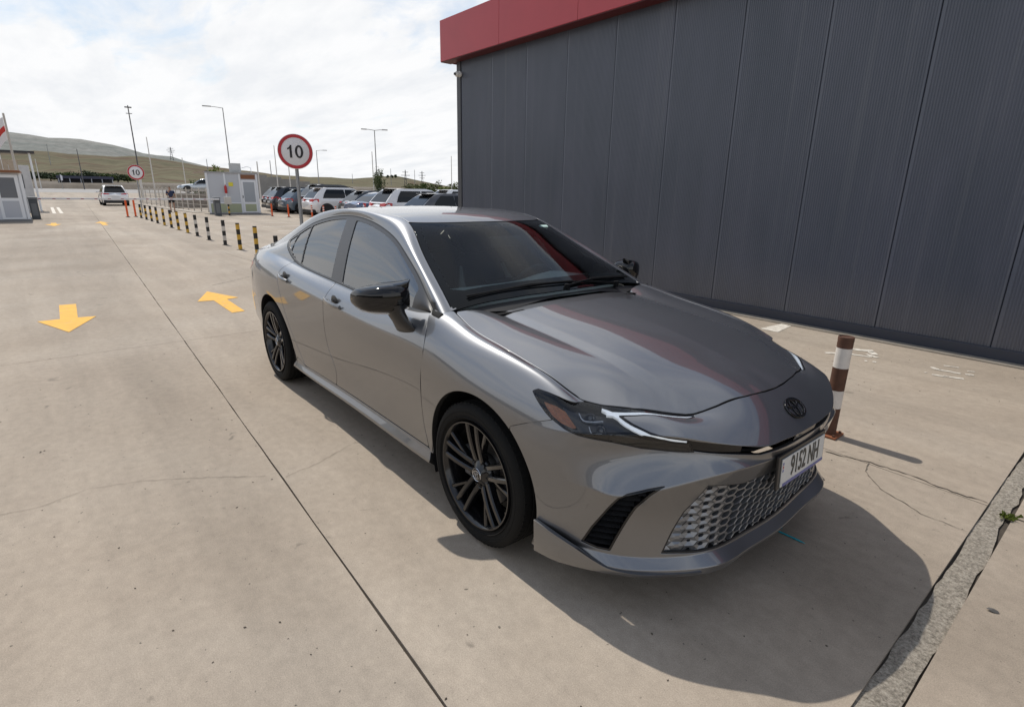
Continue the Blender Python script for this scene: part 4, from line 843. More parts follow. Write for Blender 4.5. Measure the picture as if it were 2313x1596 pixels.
# cracks in the slabs: thin irregular dark ribbons
crk=mat('crack_dirt',(.10,.083,.065),.95)
def crack(pts,w=.004,jit=.012):
    P=[]; 
    for (a,b) in zip(pts[:-1],pts[1:]):
        n=max(2,int(math.hypot(b[0]-a[0],b[1]-a[1])/.03))
        for k in range(n): P.append((a[0]+(b[0]-a[0])*k/n+random.uniform(-jit,jit)*.5,a[1]+(b[1]-a[1])*k/n+random.uniform(-jit,jit)*.5))
    P.append(pts[-1]); v=[];f=[]
    for i,p in enumerate(P):
        q=P[min(i+1,len(P)-1)]; r=P[max(i-1,0)]; d=Vector((q[0]-r[0],q[1]-r[1])).normalized(); nrm=Vector((-d.y,d.x)); ww=w*random.uniform(.25,1)
        v+=[(p[0]+nrm.x*ww,p[1]+nrm.y*ww,.004),(p[0]-nrm.x*ww,p[1]-nrm.y*ww,.004)]
    for i in range(len(P)-1): f.append((2*i,2*i+1,2*i+3,2*i+2))
    q=MB(); q.add(v,f); q.build('crack',crk,pave)
crack([(-1.61,-2.7),(-1.57,-2.46),(-1.63,-2.26),(-1.55,-2.01),(-1.38,-1.74),(-1.2,-1.48)],.0015)
crack([(-1.12,-1.4),(-1.17,-1.19),(-1.3,-.9)],.0014)
crack([(.65,1.39),(.87,1.45),(1.09,1.46),(1.29,1.43),(1.44,1.44)],.006,.02)
crack([(.88,1.44),(.90,1.31),(1.03,1.14),(1.25,1.03),(1.43,1.02)],.0025)
crack([(1.56,1.36),(1.75,1.33),(2.0,1.36)],.005,.02)
crack([(-13.5,1.0),(-10.5,1.15),(-9,.6),(-8.2,-.3)],.006,.03)
gr_=MB()
for k in range(420):
    x=random.uniform(-5,1.42); y=random.uniform(-3.6,4.6); r_=random.uniform(.0015,.005); a=random.uniform(0,6.3); c_,s_=math.cos(a),math.sin(a)
    P_=[(x+r_*c_*1.6,y+r_*s_*1.6,.001),(x-r_*s_,y+r_*c_,.001),(x-r_*c_*1.3,y-r_*s_*1.3,.001),(x+r_*s_*.9,y-r_*c_*.9,.001),(x,y,.001+r_*.8)]
    gr_.add(P_,[(0,1,4),(1,2,4),(2,3,4),(3,0,4)])
tag(gr_.build('grit',mat('dark_grit',(.075,.06,.045),.9,noise=(40,.5))),'fine dark grit scattered over the concrete slabs','grit',kind='stuff')
# worn paint on the ground
def wornpaint(name,col,lo,hi,sc):
    m=mat(name,col,.75,noise=(9,.15)); t=m.node_tree; p=t.nodes['Principled BSDF']; src=p.inputs['Base Color'].links[0].from_socket; g=t.nodes.new('ShaderNodeNewGeometry')
    n=t.nodes.new('ShaderNodeTexNoise'); n.inputs['Scale'].default_value=sc; n.inputs['Detail'].default_value=9; n.inputs['Roughness'].default_value=.78; t.links.new(g.outputs['Position'],n.inputs[0])
    r=t.nodes.new('ShaderNodeValToRGB'); e=r.color_ramp.elements; e[0].position=lo; e[0].color=(0,0,0,1); e[1].position=hi; e[1].color=(1,1,1,1); t.links.new(n.outputs[0],r.inputs[0])
    x=t.nodes.new('ShaderNodeMixRGB'); t.links.new(r.outputs[0],x.inputs[0]); x.inputs[1].default_value=(.30,.25,.20,1); t.links.new(src,x.inputs[2]); t.links.new(x.outputs[0],p.inputs['Base Color']); return m
yel=wornpaint('yellow_road_paint',(.70,.37,.035),.30,.44,7); wht=wornpaint('worn_white_paint',(.64,.60,.53),.34,.50,16)
def flat(name,poly,m,z=.004,**k):
    q=MB(); q.add([(p[0],p[1],z) for p in poly],[tuple(range(len(poly)))]); o=q.build(name,m); 
    return tag(o,**k)
flat('painted_arrow',[(-7.62,-2.27),(-7.6,-2.09),(-6.59,-2.11),(-6.55,-1.93),(-5.77,-2.22),(-6.59,-2.49),(-6.6,-2.28)],yel,label='yellow arrow painted on the left lane pointing toward the viewer',cat='road marking',group='yellow lane arrows')
flat('painted_arrow',[(-7.66,-.48),(-6.87,-.22),(-6.82,-.39),(-5.84,-.40),(-5.82,-.56),(-6.83,-.56),(-6.87,-.76)],yel,label='yellow arrow on the ground beside the rear of the grey sedan pointing away',cat='road marking',group='yellow lane arrows')
flat('painted_arrow',[(-28.6,-2.16),(-28.6,-1.98),(-27.6,-1.98),(-27.6,-1.82),(-26.2,-2.08),(-27.6,-2.36),(-27.6,-2.16)],yel,label='small distant yellow arrow on the lane in front of the left booth',cat='road marking',group='yellow lane arrows')
flat('painted_arrow',[(-29.2,-.44),(-27.9,-.2),(-27.9,-.36),(-26.2,-.36),(-26.2,-.54),(-27.9,-.54),(-27.9,-.70)],yel,label='small distant yellow arrow near the barrier on the outgoing lane',cat='road marking',group='yellow lane arrows')
for k,y in enumerate((-1.98,-1.66)): flat('painted_bar',[(-49.5,y),(-38.7,y),(-38.7,y+.16),(-49.5,y+.16)],wht,label=('left' if k==0 else 'right')+' one of two short white bars painted beyond the barrier',cat='road marking',group='white bars on the road')
flat('painted_line',[(-1.25,4.30),(-1.21,4.80),(-1.09,4.82),(-1.03,4.30)],wht,label='short white line end painted on the concrete below the dark wall',cat='road marking')
def worn(name,rects,label):
    q=MB()
    for (x0,y0,x1,y1,w) in rects:
        n=7; d=Vector((x1-x0,y1-y0)); L=d.length; d/=L; nr=Vector((-d.y,d.x)); up=[];dn=[]
        for k in range(n+1):
            c=Vector((x0,y0))+d*L*k/n; up.append(c+nr*w*random.uniform(.3,.6)); dn.append(c-nr*w*random.uniform(.3,.6))
        poly=up+dn[::-1]; q.add([(p.x,p.y,.004) for p in poly],[tuple(range(len(poly)))])
    tag(q.build(name,wht),label,'road marking','worn white stencil marks by the wall')
worn('worn_stencil_mark',[(-.31,3.82,-.16,3.97,.05),(-.20,4.22,-.02,4.31,.10),(-.16,3.97,.05,4.05,.05),(-.03,4.12,.09,4.07,.05),(-.04,4.27,.04,4.17,.08),(.05,3.84,.07,3.85,.05),(.11,3.88,.14,3.885,.05)],'worn white stencil on the concrete just right of the striped steel post')
worn('worn_stencil_mark',[(.53,4.14,.60,4.09,.05),(.60,4.10,.76,4.12,.045),(.59,4.30,.70,4.34,.03),(.60,3.87,.70,3.89,.035),(.68,3.90,.82,3.95,.05),(.54,3.88,.555,3.895,.03),(.78,4.27,.83,4.29,.03),(.79,4.14,.85,4.16,.05)],'worn white round stencil on the concrete nearest the right edge')
# parking bay lines in front of the far car row
for k,(x0,y0,x1,y1) in enumerate([(-17.5,4.2,-17.9,8.6),(-20.1,4.4,-20.5,8.8),(-22.7,4.6,-23.0,9),(-25.2,4.8,-25.5,9.2)]):
    flat('bay_line',[(x0,y0),(x1,y1),(x1+.12,y1),(x0+.12,y0)],wht,label=['nearest','second nearest','third nearest','farthest'][k]+' white bay line on the ground before the parked cars',cat='road marking',group='parking bay lines')
# ================= warehouse wall =================
WY=4.95
def wallmat():
    m=bpy.data.materials.new('dark_panel_paint'); m.use_nodes=True; t=m.node_tree; p=t.nodes['Principled BSDF']; n=t.nodes.new; l=t.links.new
    g=n('ShaderNodeNewGeometry'); mp=n('ShaderNodeMapping'); mp.inputs['Scale'].default_value=(2.2,1,.5); l(g.outputs['Position'],mp.inputs[0])
    q=n('ShaderNodeTexNoise'); q.inputs['Scale'].default_value=1.3; q.inputs['Detail'].default_value=6; l(mp.outputs[0],q.inputs[0])
    r=n('ShaderNodeValToRGB'); e=r.color_ramp.elements; e[0].position=.3; e[0].color=(.070,.083,.110,1); e[1].position=.72; e[1].color=(.092,.103,.136,1); l(q.outputs[0],r.inputs[0])
    # dusty scuffs
    s=n('ShaderNodeTexNoise'); s.inputs['Scale'].default_value=9; s.inputs['Detail'].default_value=8; s.inputs['Roughness'].default_value=.8; l(mp.outputs[0],s.inputs[0])
    r2=n('ShaderNodeValToRGB'); e=r2.color_ramp.elements; e[0].position=.66; e[0].color=(0,0,0,1); e[1].position=.80; e[1].color=(.35,.35,.35,1); l(s.outputs[0],r2.inputs[0])
    mm=n('ShaderNodeMixRGB'); l(r2.outputs[0],mm.inputs[0]); l(r.outputs[0],mm.inputs[1]); mm.inputs[2].default_value=(.16,.16,.16,1); l(mm.outputs[0],p.inputs['Base Color'])
    mp3=n('ShaderNodeMapping'); mp3.inputs['Scale'].default_value=(7,1,.10); l(g.outputs['Position'],mp3.inputs[0]); s3=n('ShaderNodeTexNoise'); s3.inputs['Scale'].default_value=1.6; s3.inputs['Detail'].default_value=5; l(mp3.outputs[0],s3.inputs[0])
    r3=n('ShaderNodeValToRGB'); e=r3.color_ramp.elements; e[0].position=.56; e[0].color=(0,0,0,1); e[1].position=.74; e[1].color=(.28,.28,.28,1); l(s3.outputs[0],r3.inputs[0])
    m3=n('ShaderNodeMixRGB'); l(r3.outputs[0],m3.inputs[0]); l(mm.outputs[0],m3.inputs[1]); m3.inputs[2].default_value=(.17,.18,.20,1)
    # dust splashed up from the ground
    sx=n('ShaderNodeSeparateXYZ'); l(g.outputs['Position'],sx.inputs[0]); d1=n('ShaderNodeMapRange'); d1.inputs[1].default_value=.1; d1.inputs[2].default_value=.75; d1.inputs[3].default_value=.5; d1.inputs[4].default_value=0; l(sx.outputs[2],d1.inputs[0]); d2=n('ShaderNodeMath'); d2.operation='MULTIPLY'; l(d1.outputs[0],d2.inputs[0]); l(s.outputs[0],d2.inputs[1])
    m4=n('ShaderNodeMixRGB'); l(d2.outputs[0],m4.inputs[0]); l(m3.outputs[0],m4.inputs[1]); m4.inputs[2].default_value=(.17,.15,.13,1); l(m4.outputs[0],p.inputs['Base Color'])
    p.inputs['Roughness'].default_value=.30; p.inputs['Specular IOR Level'].default_value=.5
    return m
WM=wallmat(); trimm=mat('dark_trim_metal',(.045,.048,.056),.45); redm=mat('red_fascia_paint',(.40,.040,.052),.32,noise=(2,.06))
wh=empty('warehouse',(0,WY,0),label='dark corrugated warehouse wall with a red fascia along its top',cat='building')
WX0=-8.56; pitch=1.04
def panel_mesh(w,h,rib=.026,d=.006):
    q=MB(); n=int(w/rib/1); xs=[];ys=[]
    xs=[0,.006]; ys=[.009,0]
    k=0; x=.03
    while x<w-.04:
        xs+=[x,x+rib*.35,x+rib*.5,x+rib*.85]; ys+=[0,0,d,d]; x+=rib
    xs+=[w-.006,w]; ys+=[0,.009]
    v=[(a,b,0) for a,b in zip(xs,ys)]+[(a,b,h) for a,b in zip(xs,ys)]; L=len(xs)
    q.add(v,[(i,i+1,L+i+1,L+i) for i in range(L-1)]); return q.mesh('wall_panel',WM,fix=False)
pm=panel_mesh(pitch-.005,4.2)
k=0; x=WX0
while x<13:
    o=link('wall_panel',pm,None,wh,loc=(x+.0025,random.uniform(-.002,.002),.10)); x+=pitch
xe=x
mb=MB(); mb.box(WX0,xe,.02,9,-.01,4.8); mb.build('core',mat('wall_core',(.02,.02,.022),.8),wh)
mb=MB(); mb.box(WX0-.14,WX0,-.02,.2,0,4.3); mb.build('corner_post',trimm,wh,bevel=.008)
mb=MB(); mb.box(WX0-.14,WX0+.006,.2,9,0,4.6); mb.build('end_wall',trimm,wh)
mb=MB(); mb.box(WX0,xe,-.03,.02,-.01,.13); mb.build('skirting',mat('skirting_dark',(.034,.039,.055),.5),wh,bevel=.006)
mb=MB(); mb.box(WX0-.14,xe,-.17,-.03,-.05,.018); mb.build('plinth_strip',mat('plinth_concrete',(.25,.22,.18),.9,noise=(6,.2)),wh,bevel=.008)
FZ0,FZ1=4.14,4.90
fx=WX0-.38; segs=[fx]+[-6.97+1.98*j for j in range(12)]
for a,b in zip(segs[:-1],segs[1:]):
    mb=MB(); mb.box(a+.003,b-.003,-.26,-.22,FZ0,FZ1); mb.build('fascia_panel',redm,wh,bevel=.004)
mb=MB(); mb.box(fx,segs[-1],-.218,.3,FZ0+.02,FZ1-.01); mb.box(fx,segs[-1],-.25,.0,FZ0-.012,FZ0-.001); mb.build('fascia_soffit',mat('dark_red_metal',(.09,.012,.014),.5),wh)
mb=MB(); mb.box(fx,fx+.004,-.216,9,FZ0,FZ1); mb.build('fascia_return',redm,wh)
# security camera under the fascia
sc=empty('security_camera',(WX0+.02,WY-.02,3.88),label='small white security camera on the warehouse corner under the red fascia',cat='camera')
mb=MB(); mb.lathe([(0,0),(.055,0),(.06,.02),(.05,.05),(0,.055)],20,'y',(0,-.055,0)); mb.build('base',mat('camera_white',(.7,.7,.68),.4),sc,smooth=True)
mb=MB(); mb.lathe([(0,-.115),(.035,-.11),(.05,-.09),(.055,-.06),(.05,-.03),(0,-.02)],20,'y',(-.01,-.02,-.005)); mb.build('dome',mat('camera_white',(.7,.7,.68),.4),sc,smooth=True)
mb=MB(); mb.lathe([(0,-.148),(.022,-.14),(.026,-.128),(.026,-.11)],16,'y',(-.01,-.02,-.005)); mb.build('lens',mat('black_gloss',(.006,.006,.007),.08),sc,smooth=True)
# ================= far terrain =================
CX,CY,CZ=CAMP
def ataz(az,d): return (CX+d*math.cos(R(az)),CY+d*math.sin(R(az)))
def zel(el,d): return CZ+d*math.tan(R(el))
def hillmat(name,bands,haze=0):
    m=bpy.data.materials.new(name); m.use_nodes=True; t=m.node_tree; p=t.nodes['Principled BSDF']; n=t.nodes.new; l=t.links.new
    g=n('ShaderNodeNewGeometry'); sp=n('ShaderNodeSeparateXYZ'); l(g.outputs['Position'],sp.inputs[0])
    mp=n('ShaderNodeMapping'); mp.inputs['Scale'].default_value=(.010,.0030,.05); l(g.outputs['Position'],mp.inputs[0])
    q=n('ShaderNodeTexNoise'); q.inputs['Scale'].default_value=1; q.inputs['Detail'].default_value=8; q.inputs['Roughness'].default_value=.62; q.inputs['Distortion'].default_value=.4; l(mp.outputs[0],q.inputs[0])
    r=n('ShaderNodeValToRGB'); e=r.color_ramp.elements
    while len(e)<len(bands): e.new(.5)
    for k,(a,c) in enumerate(bands): e[k].position=a; e[k].color=(*c,1)
    l(q.outputs[0],r.inputs[0])
    q2=n('ShaderNodeTexNoise'); q2.inputs['Scale'].default_value=.06; q2.inputs['Detail'].default_value=8; q2.inputs['Roughness'].default_value=.7; l(g.outputs['Position'],q2.inputs[0])
    mr=n('ShaderNodeMapRange'); mr.inputs[1].default_value=.3; mr.inputs[2].default_value=.7; mr.inputs[3].default_value=.75; mr.inputs[4].default_value=1.2; l(q2.outputs[0],mr.inputs[0])
    mm=n('ShaderNodeMixRGB'); mm.blend_type='MULTIPLY'; mm.inputs[0].default_value=1; l(r.outputs[0],mm.inputs[1]); l(mr.outputs[0],mm.inputs[2]); l(mm.outputs[0],p.inputs['Base Color']); p.inputs['Roughness'].default_value=1; p.inputs['Specular IOR Level'].default_value=0
    return m
def ridge(name,prof,r0,r1,z0,m,step=1.0,back=1.25,rows=14,amp=.03,azr=(-180,180)):
    pa=sorted(prof); xs=[a for a,_ in pa]; es=[e for _,e in pa]
    V=[];F_=[]; n=int((azr[1]-azr[0])/step); ph=[random.uniform(0,6) for _ in range(8)]
    for i in range(n+1):
        az=azr[0]+(azr[1]-azr[0])*i/n; a=az%360; el=float(np.interp(a,xs,es)); el+=el*amp*sum(math.sin(a*f+ph[k])/f for k,f in enumerate((.9,2.1,4.3)))
        for j in range(rows+2):
            t=j/rows
            if j<=rows:
                d=r0+(r1-r0)*t; zt=zel(el,r1); z=z0+(zt-z0)*(t**1.35)+ (zt-z0)*.035*math.sin(a*1.7+t*9+ph[3])*t*(1-t)*4+(zt-z0)*.02*math.sin(a*5.1+t*23+ph[5])*(1-t)*t*4
            else: d=r1*back; z=z0-10
            x,y=ataz(az,d); V.append((x,y,z))
    L=rows+2
    for i in range(n):
        for j in range(L-1): F_.append((i*L+j,(i+1)*L+j,(i+1)*L+j+1,i*L+j+1))
    q=MB(); q.add(V,F_); o=q.build(name,m,smooth=True); return tag(o,kind='structure')
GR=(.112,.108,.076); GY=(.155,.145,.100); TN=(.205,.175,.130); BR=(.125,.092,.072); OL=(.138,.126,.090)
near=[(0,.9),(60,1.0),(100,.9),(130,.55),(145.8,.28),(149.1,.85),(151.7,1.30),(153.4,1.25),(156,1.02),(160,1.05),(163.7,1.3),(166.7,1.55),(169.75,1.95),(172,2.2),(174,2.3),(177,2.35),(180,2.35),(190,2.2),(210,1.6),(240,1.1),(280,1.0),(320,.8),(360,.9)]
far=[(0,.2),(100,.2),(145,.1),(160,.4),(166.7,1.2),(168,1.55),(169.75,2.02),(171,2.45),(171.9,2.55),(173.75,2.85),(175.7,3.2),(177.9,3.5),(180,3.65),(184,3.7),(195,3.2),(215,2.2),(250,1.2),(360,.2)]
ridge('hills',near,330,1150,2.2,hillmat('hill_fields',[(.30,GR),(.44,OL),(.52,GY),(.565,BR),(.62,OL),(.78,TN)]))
ridge('far_hills',far,1300,2300,0,hillmat('hazed_far_slopes',[(.3,(.155,.170,.160)),(.5,(.215,.220,.205)),(.7,(.255,.25,.235))]),rows=10)  # distance haze is put into these paler grey slope colours
# road behind the gate, verge bank and field
fl=lambda name,poly,z,m:tag(flatz(name,poly,z,m),kind='structure')
def flatz(name,poly,z,m):
    q=MB(); q.add([(p[0],p[1],z) for p in poly],[tuple(range(len(poly)))]); return q.build(name,m)
fl('approach_road',[(-61,-40),(-61,60),(-150,60),(-150,-60)],-.02,CONC)
fl('highway',[(-150,-200),(-150,300),(-285,300),(-285,-200)],-.012,mat('pale_asphalt',(.27,.26,.25),.9,noise=(.05,.1)))
q=MB(); V=[];F_=[]
for i in range(81):
    y=-220+560*i/80
    for (x,z) in ((-286,-.2),(-289,1.3+.3*math.sin(y*.05)),(-292,2.1+.35*math.sin(y*.07)),(-300,2.3),(-345,3.2)): V.append((x+random.uniform(-.6,.6),y,z))
for i in range(80):
    for j in range(4): F_.append((i*5+j,i*5+5+j,i*5+6+j,i*5+1+j))
q.add(V,F_); tag(q.build('earth_bank',mat('earth_bank',(.12,.10,.078),.95,noise=(.25,.35)),smooth=True),kind='structure')
# ================= bollards, posts, signs =================
bl=mat('bollard_black',(.018,.018,.018),.55,noise=(8,.3)); by=mat('bollard_yellow',(.62,.37,.05),.6,noise=(9,.2)); bw=mat('bollard_white',(.62,.58,.52),.6,noise=(9,.2))
def banded(name,r,bands,loc,label,cat,group,mats,base=None,tilt=0):
    e=empty(name,loc,label=label,cat=cat,group=group); z=0
    for (h,mi) in bands:
        q=MB(); q.lathe([(0,z),(r,z),(r,z+h-.001),(0,z+h-.001)],14,'z'); q.build('band',mats[mi],e,smooth=30); z+=h
    if base: q=MB(); q.box(-base,base,-base,base,0,.008); q.build('base_plate',mats[0],e)
    e.rotation_euler=(R(tilt),0,random.uniform(0,3)); return e
BX=[(-31.9,1.42,1),(-30.2,1.44,1),(-28.65,1.46,1),(-26.95,1.46,1),(-25.2,1.47,2),(-23.6,1.48,1),(-22.2,1.5,2),(-20.5,1.5,2),(-18.9,1.5,0),(-17.2,1.5,3),(-15.3,1.52,0),(-13.8,1.54,2),(-12.35,1.56,2),(-10.96,1.6,0)]
ordn=['first','second','third','fourth','fifth','sixth','seventh','eighth','ninth','tenth','eleventh','twelfth','thirteenth','fourteenth']
for k,(x,y,ty) in enumerate(BX):
    col=2 if ty in (0,3) else 1; b=[(.136,0 if (j%2==0)!=(ty==2) else col) for j in range(5)]
    if ty in (0,): b=[(.136,0),(.136,2),(.136,0),(.136,2),(.136,0)] if k!=13 else [(.17,0),(.17,0),(.17,2),(.17,0)]
    banded('bollard',.046,[(.13,c) for _,c in b]+[(.03,0)],(x,y,.001),('yellow' if col==1 else 'white')+' and black bollard, '+ordn[13-k]+' of the row counting from the grey sedan','bollard','striped bollards along the lane',[bl,by,bw],.07,random.uniform(-1,1))
om=mat('orange_plastic',(.75,.11,.02),.5,noise=(8,.15)); ow=mat('reflective_white',(.75,.73,.70),.4); ob=mat('rubber_base',(.02,.02,.02),.8)
for k,(x,y,st) in enumerate([(-31.84,7.75,0),(-30.37,8.2,0),(-29.3,8.5,1),(-28.4,8.8,1),(-27.5,9.1,1),(-26.6,9.4,1)]):
    bands=[(.70,0)] if not st else [(.36,0),(.06,1),(.05,0),(.06,1),(.05,0),(.06,1),(.06,0)]
    e=banded('flexible_post',.042,bands,(x,y,.001),('plain' if not st else 'white banded')+' orange post, '+ordn[k]+' from the white booth','post','orange posts before the parked cars',[om,ow]); q=MB(); q.lathe([(0,0),(.10,0),(.10,.015),(.05,.03)],14); q.build('foot',ob,e,smooth=30)
for k,(x,y) in enumerate([(-33.17,.98),(-33.42,1.35)]):
    e=banded('flexible_post',.045,[(.84,0)],(x,y,.001),('left' if k==0 else 'right')+' one of two orange posts in front of the white SUV','post','orange posts at the barrier',[om,ow]); q=MB(); q.lathe([(0,0),(.10,0),(.10,.015),(.05,.03)],14); q.build('foot',ob,e,smooth=30)
rst=mat('rusty_brown',(.085,.036,.020),.7,noise=(22,.35)); rw=mat('post_white',(.66,.62,.57),.55,noise=(14,.12))
e=empty('steel_post',(.541,1.688,.0),label='rusty brown and white banded steel post at the front corner of the grey sedan',cat='post'); z=.012
for h,mm in ((.19,rst),(.125,rw),(.155,rst),(.135,rw),(.045,rst)):
    q=MB(); q.lathe([(0,z),(.047,z),(.047,z+h-.0005),(0,z+h-.0005)],28,'z'); q.build('band',mm,e,smooth=30); z+=h
q=MB(); q.lathe([(.048,z),(.048,z+.028),(.044,z+.030),(.041,z+.022),(0,z+.018)],28,'z'); q.build('cap',rst,e,smooth=30)
q=MB(); q.box(-.075,.075,-.075,.075,.002,.014); q.build('base_plate',mat('rusty_orange',(.22,.075,.03),.8,noise=(30,.3)),e,bevel=.003)
for (a,b) in ((-.055,-.055),(.055,-.055),(.055,.055),(-.055,.055)):
    q=MB(); q.lathe([(0,.026),(.009,.026),(.009,.013)],8,'z',(a,b,0)); q.build('bolt',rst,e)
red=mat('sign_red',(.48,.02,.03),.4); sw=mat('sign_white',(.74,.74,.75),.35); ink=mat('sign_black',(.012,.012,.014),.5); stl=mat('galvanised_pole',(.30,.31,.32),.45,metal=.6,noise=(6,.1))
def sign10(base,zc,dia,yaw,label):
    s=empty('speed_limit_sign',(base[0],base[1],0),yaw,label=label,cat='sign',group='round speed signs reading 10'); r=dia/2
    q=MB(); q.tube([(-.05,0,0),(-.05,0,zc+r*.5)],.032,16); q.build('pole',stl,s,smooth=40)
    d=MB(); d.lathe([(0,-.03),(r,-.03),(r,.006),(r-.012,.012),(0,.012)],56,'x',(0,0,zc)); disc=d.build('disc',sw,s,smooth=30)
    q=MB(); q.lathe([(r*.80,.0135),(r*.80,.0165),(r*.975,.0165),(r*.975,.0135)],56,'x',(0,0,zc),close=True); q.build('red_ring',red,disc)
    hN=r*.36; q=MB(); MX=Matrix(((0,0,1,0),(1,0,0,0),(0,1,0,zc),(0,0,0,1)))
    q.prism([(-r*.20,-hN),(-r*.20,hN),(-r*.285,hN),(-r*.31,hN*.82),(-r*.37,hN*.62),(-r*.45,hN*.50),(-r*.45,hN*.26),(-r*.38,hN*.33),(-r*.325,hN*.43),(-r*.325,-hN)],.0165,.018,0,MX); q.build('digit',ink,disc)
    q=MB(); n_=32; out_=[(r*.21+r*.235*math.cos(2*math.pi*k/n_),hN*1.02*math.sin(2*math.pi*k/n_)) for k in range(n_)]; in_=[(r*.21+r*.105*math.cos(2*math.pi*k/n_),hN*.74*math.sin(2*math.pi*k/n_)) for k in range(n_)]
    v=[MX@Vector((a,b_,.0165)) for a,b_ in out_+in_]+[MX@Vector((a,b_,.018)) for a,b_ in out_+in_]; f=[]
    for k in range(n_):
        j=(k+1)%n_; f+=[(2*n_+k,2*n_+j,3*n_+j,3*n_+k),(k,j,2*n_+j,2*n_+k),(n_+k,3*n_+k,3*n_+j,n_+j)]
    q.add(v,f); q.build('digit',ink,disc)
sp=ataz(161.02,11.25); sign10((-8.90,1.50),2.20,.605,R(-16),'large round sign reading 10 on a grey pole just behind the grey sedan')
x_,y_=ataz(173.75,40); sign10((x_,y_),zel(1.07,40),.84,R(-4),'distant round sign reading 10 beside the white SUV')
# ================= buildings at the gate =================
upv=mat('upvc_white',(.74,.76,.78),.45); pan=mat('booth_grey_panel',(.50,.52,.55),.5); gl=mat('booth_glass',(.08,.09,.10),.08); rd=mat('extinguisher_red',(.45,.02,.02),.4); gpa=mat('booth_olive_panel',(.38,.41,.27),.6); brn=mat('brown_board',(.22,.09,.04),.6); yel2=mat('yellow_sticker',(.75,.65,.05),.6)
b=empty('guard_booth',(-36.2,6.9,0),R(-14),label='white framed guard booth with a glazed door and an air conditioner on its roof',cat='booth')
HB=2.42; wx,wy=1.1,1.38
q=MB(); q.box(-wx,wx,-wy,wy,.06,HB-.05); q.build('walls',pan,b)
q=MB(); q.box(-wx-.05,wx+.06,-wy-.05,wy+.05,HB-.07,HB); q.build('roof',mat('roof_grey',(.35,.35,.36),.6),b,bevel=.01)
q=MB(); q.box(-wx-.03,wx+.03,-wy-.03,wy+.03,0,.07); q.build('base',mat('base_grey',(.2,.2,.2),.7),b)
for yy in (-wy,-.45,.35,1.28): q=MB(); q.box(wx,wx+.035,yy,yy+.09,.07,HB-.07); q.build('mullion',upv,b)
for zz in (.62,): q=MB(); q.box(wx+.002,wx+.03,-wy+.09,.35,zz,zz+.07); q.build('rail',upv,b)
q=MB(); q.box(wx+.001,wx+.010,-wy+.1,.34,.10,.61); q.build('lower_panel',gpa,b)
dr=MB(); dr.box(wx+.004,wx+.04,.45,1.27,.09,1.98); door=dr.build('door',upv,b,bevel=.005)
q=MB(); q.box(wx+.041,wx+.046,.56,1.17,.72,1.88); q.build('door_glass',mat('milky_glass',(.34,.37,.40),.12),door); q=MB(); q.box(wx+.041,wx+.046,.56,1.17,.17,.60); q.build('door_panel',gpa,door)
q=MB(); q.box(wx+.042,wx+.07,.47,.51,.95,1.10); q.build('handle',gl,door)
q=MB(); q.box(wx+.004,wx+.015,.47,1.25,2.05,2.30); q.build('transom',brn,b)
for k in range(6): q=MB(); yy=-wx+.06+k*(2*wx-.12)/5.; q.box(yy-.03,yy+.03,-wy-.03,-wy,.07,HB-.07); q.build('side_mullion',upv,b)
q=MB(); q.box(-wx+.05,wx-.05,-wy-.012,-wy-.002,.10,.66); q.build('side_panel',gpa,b)
q=MB(); q.box(wx-.10,wx+.02,-wy-.03,-wy+.05,.1,HB-.07); q.build('corner',upv,b)
q=MB(); q.lathe([(0,0),(.07,.0),(.075,.03),(.075,.36),(.05,.42),(.02,.44),(.02,.5),(0,.5)],14,'z',(wx+.11,-.40,1.22)); q.build('fire_extinguisher',rd,b,smooth=40)
q=MB(); q.box(wx+.012,wx+.016,-.22,.02,1.62,1.84); q.build('sticker',yel2,b)
q=MB(); q.box(-.25,.15,-.1,.55,HB+.03,HB+.55); q.box(.15,.17,.02,.42,HB+.10,HB+.48); q.build('air_conditioner',mat('ac_white',(.5,.5,.48),.5),b,bevel=.015)
q=MB(); q.tube([(.0,.6,HB+.3),(.05,.9,HB+.38),(.1,1.1,HB+.30),(.2,1.1,HB+.02)],.02,8); q.build('pipe',upv,b,smooth=True)
q=MB(); q.add([(-wx-.3,-wy-.9,HB-.10),(-.2,-wy-.6,HB-.02),(wx,-wy+.1,HB+.05),(-.2,-wy+.4,HB+.02)],[(0,1,2,3)]); q.build('awning',mat('awning_sheet',(.45,.40,.37),.6),b)
# left booth
lb=empty('ticket_booth',(-30.2,-2.82,0),label='weathered white booth with a glazed door at the left edge',cat='booth')
q=MB(); q.box(-2.4,0,-3.4,0,.09,2.0); q.build('walls',mat('booth_offwhite',(.62,.64,.67),.5,noise=(1.5,.12)),lb)
q=MB(); q.box(-2.6,.22,-3.6,.02,2.0,2.10); q.build('roof',brn,lb,bevel=.01)
q=MB(); q.box(-2.5,.08,-3.5,.05,0,.09); q.build('base',mat('base_grey',(.2,.2,.2),.7),lb)
dr=MB(); dr.box(.002,.05,-.86,-.10,.10,1.92); door=dr.build('door',upv,lb,bevel=.006)
q=MB(); q.box(.051,.056,-.76,-.22,.98,1.80); q.build('door_glass',mat('booth_window',(.17,.18,.20),.06),door); q=MB(); q.box(.051,.056,-.76,-.22,.18,.86); q.build('door_panel',mat('booth_offwhite2',(.46,.48,.52),.5),door)
q=MB(); q.box(.002,.03,-3.3,-.95,.95,1.85); q.build('window',mat('booth_window',(.17,.18,.20),.06),lb)
q=MB(); q.box(-.06,.04,-.06,.03,.1,2.0); q.build('corner_post',upv,lb)
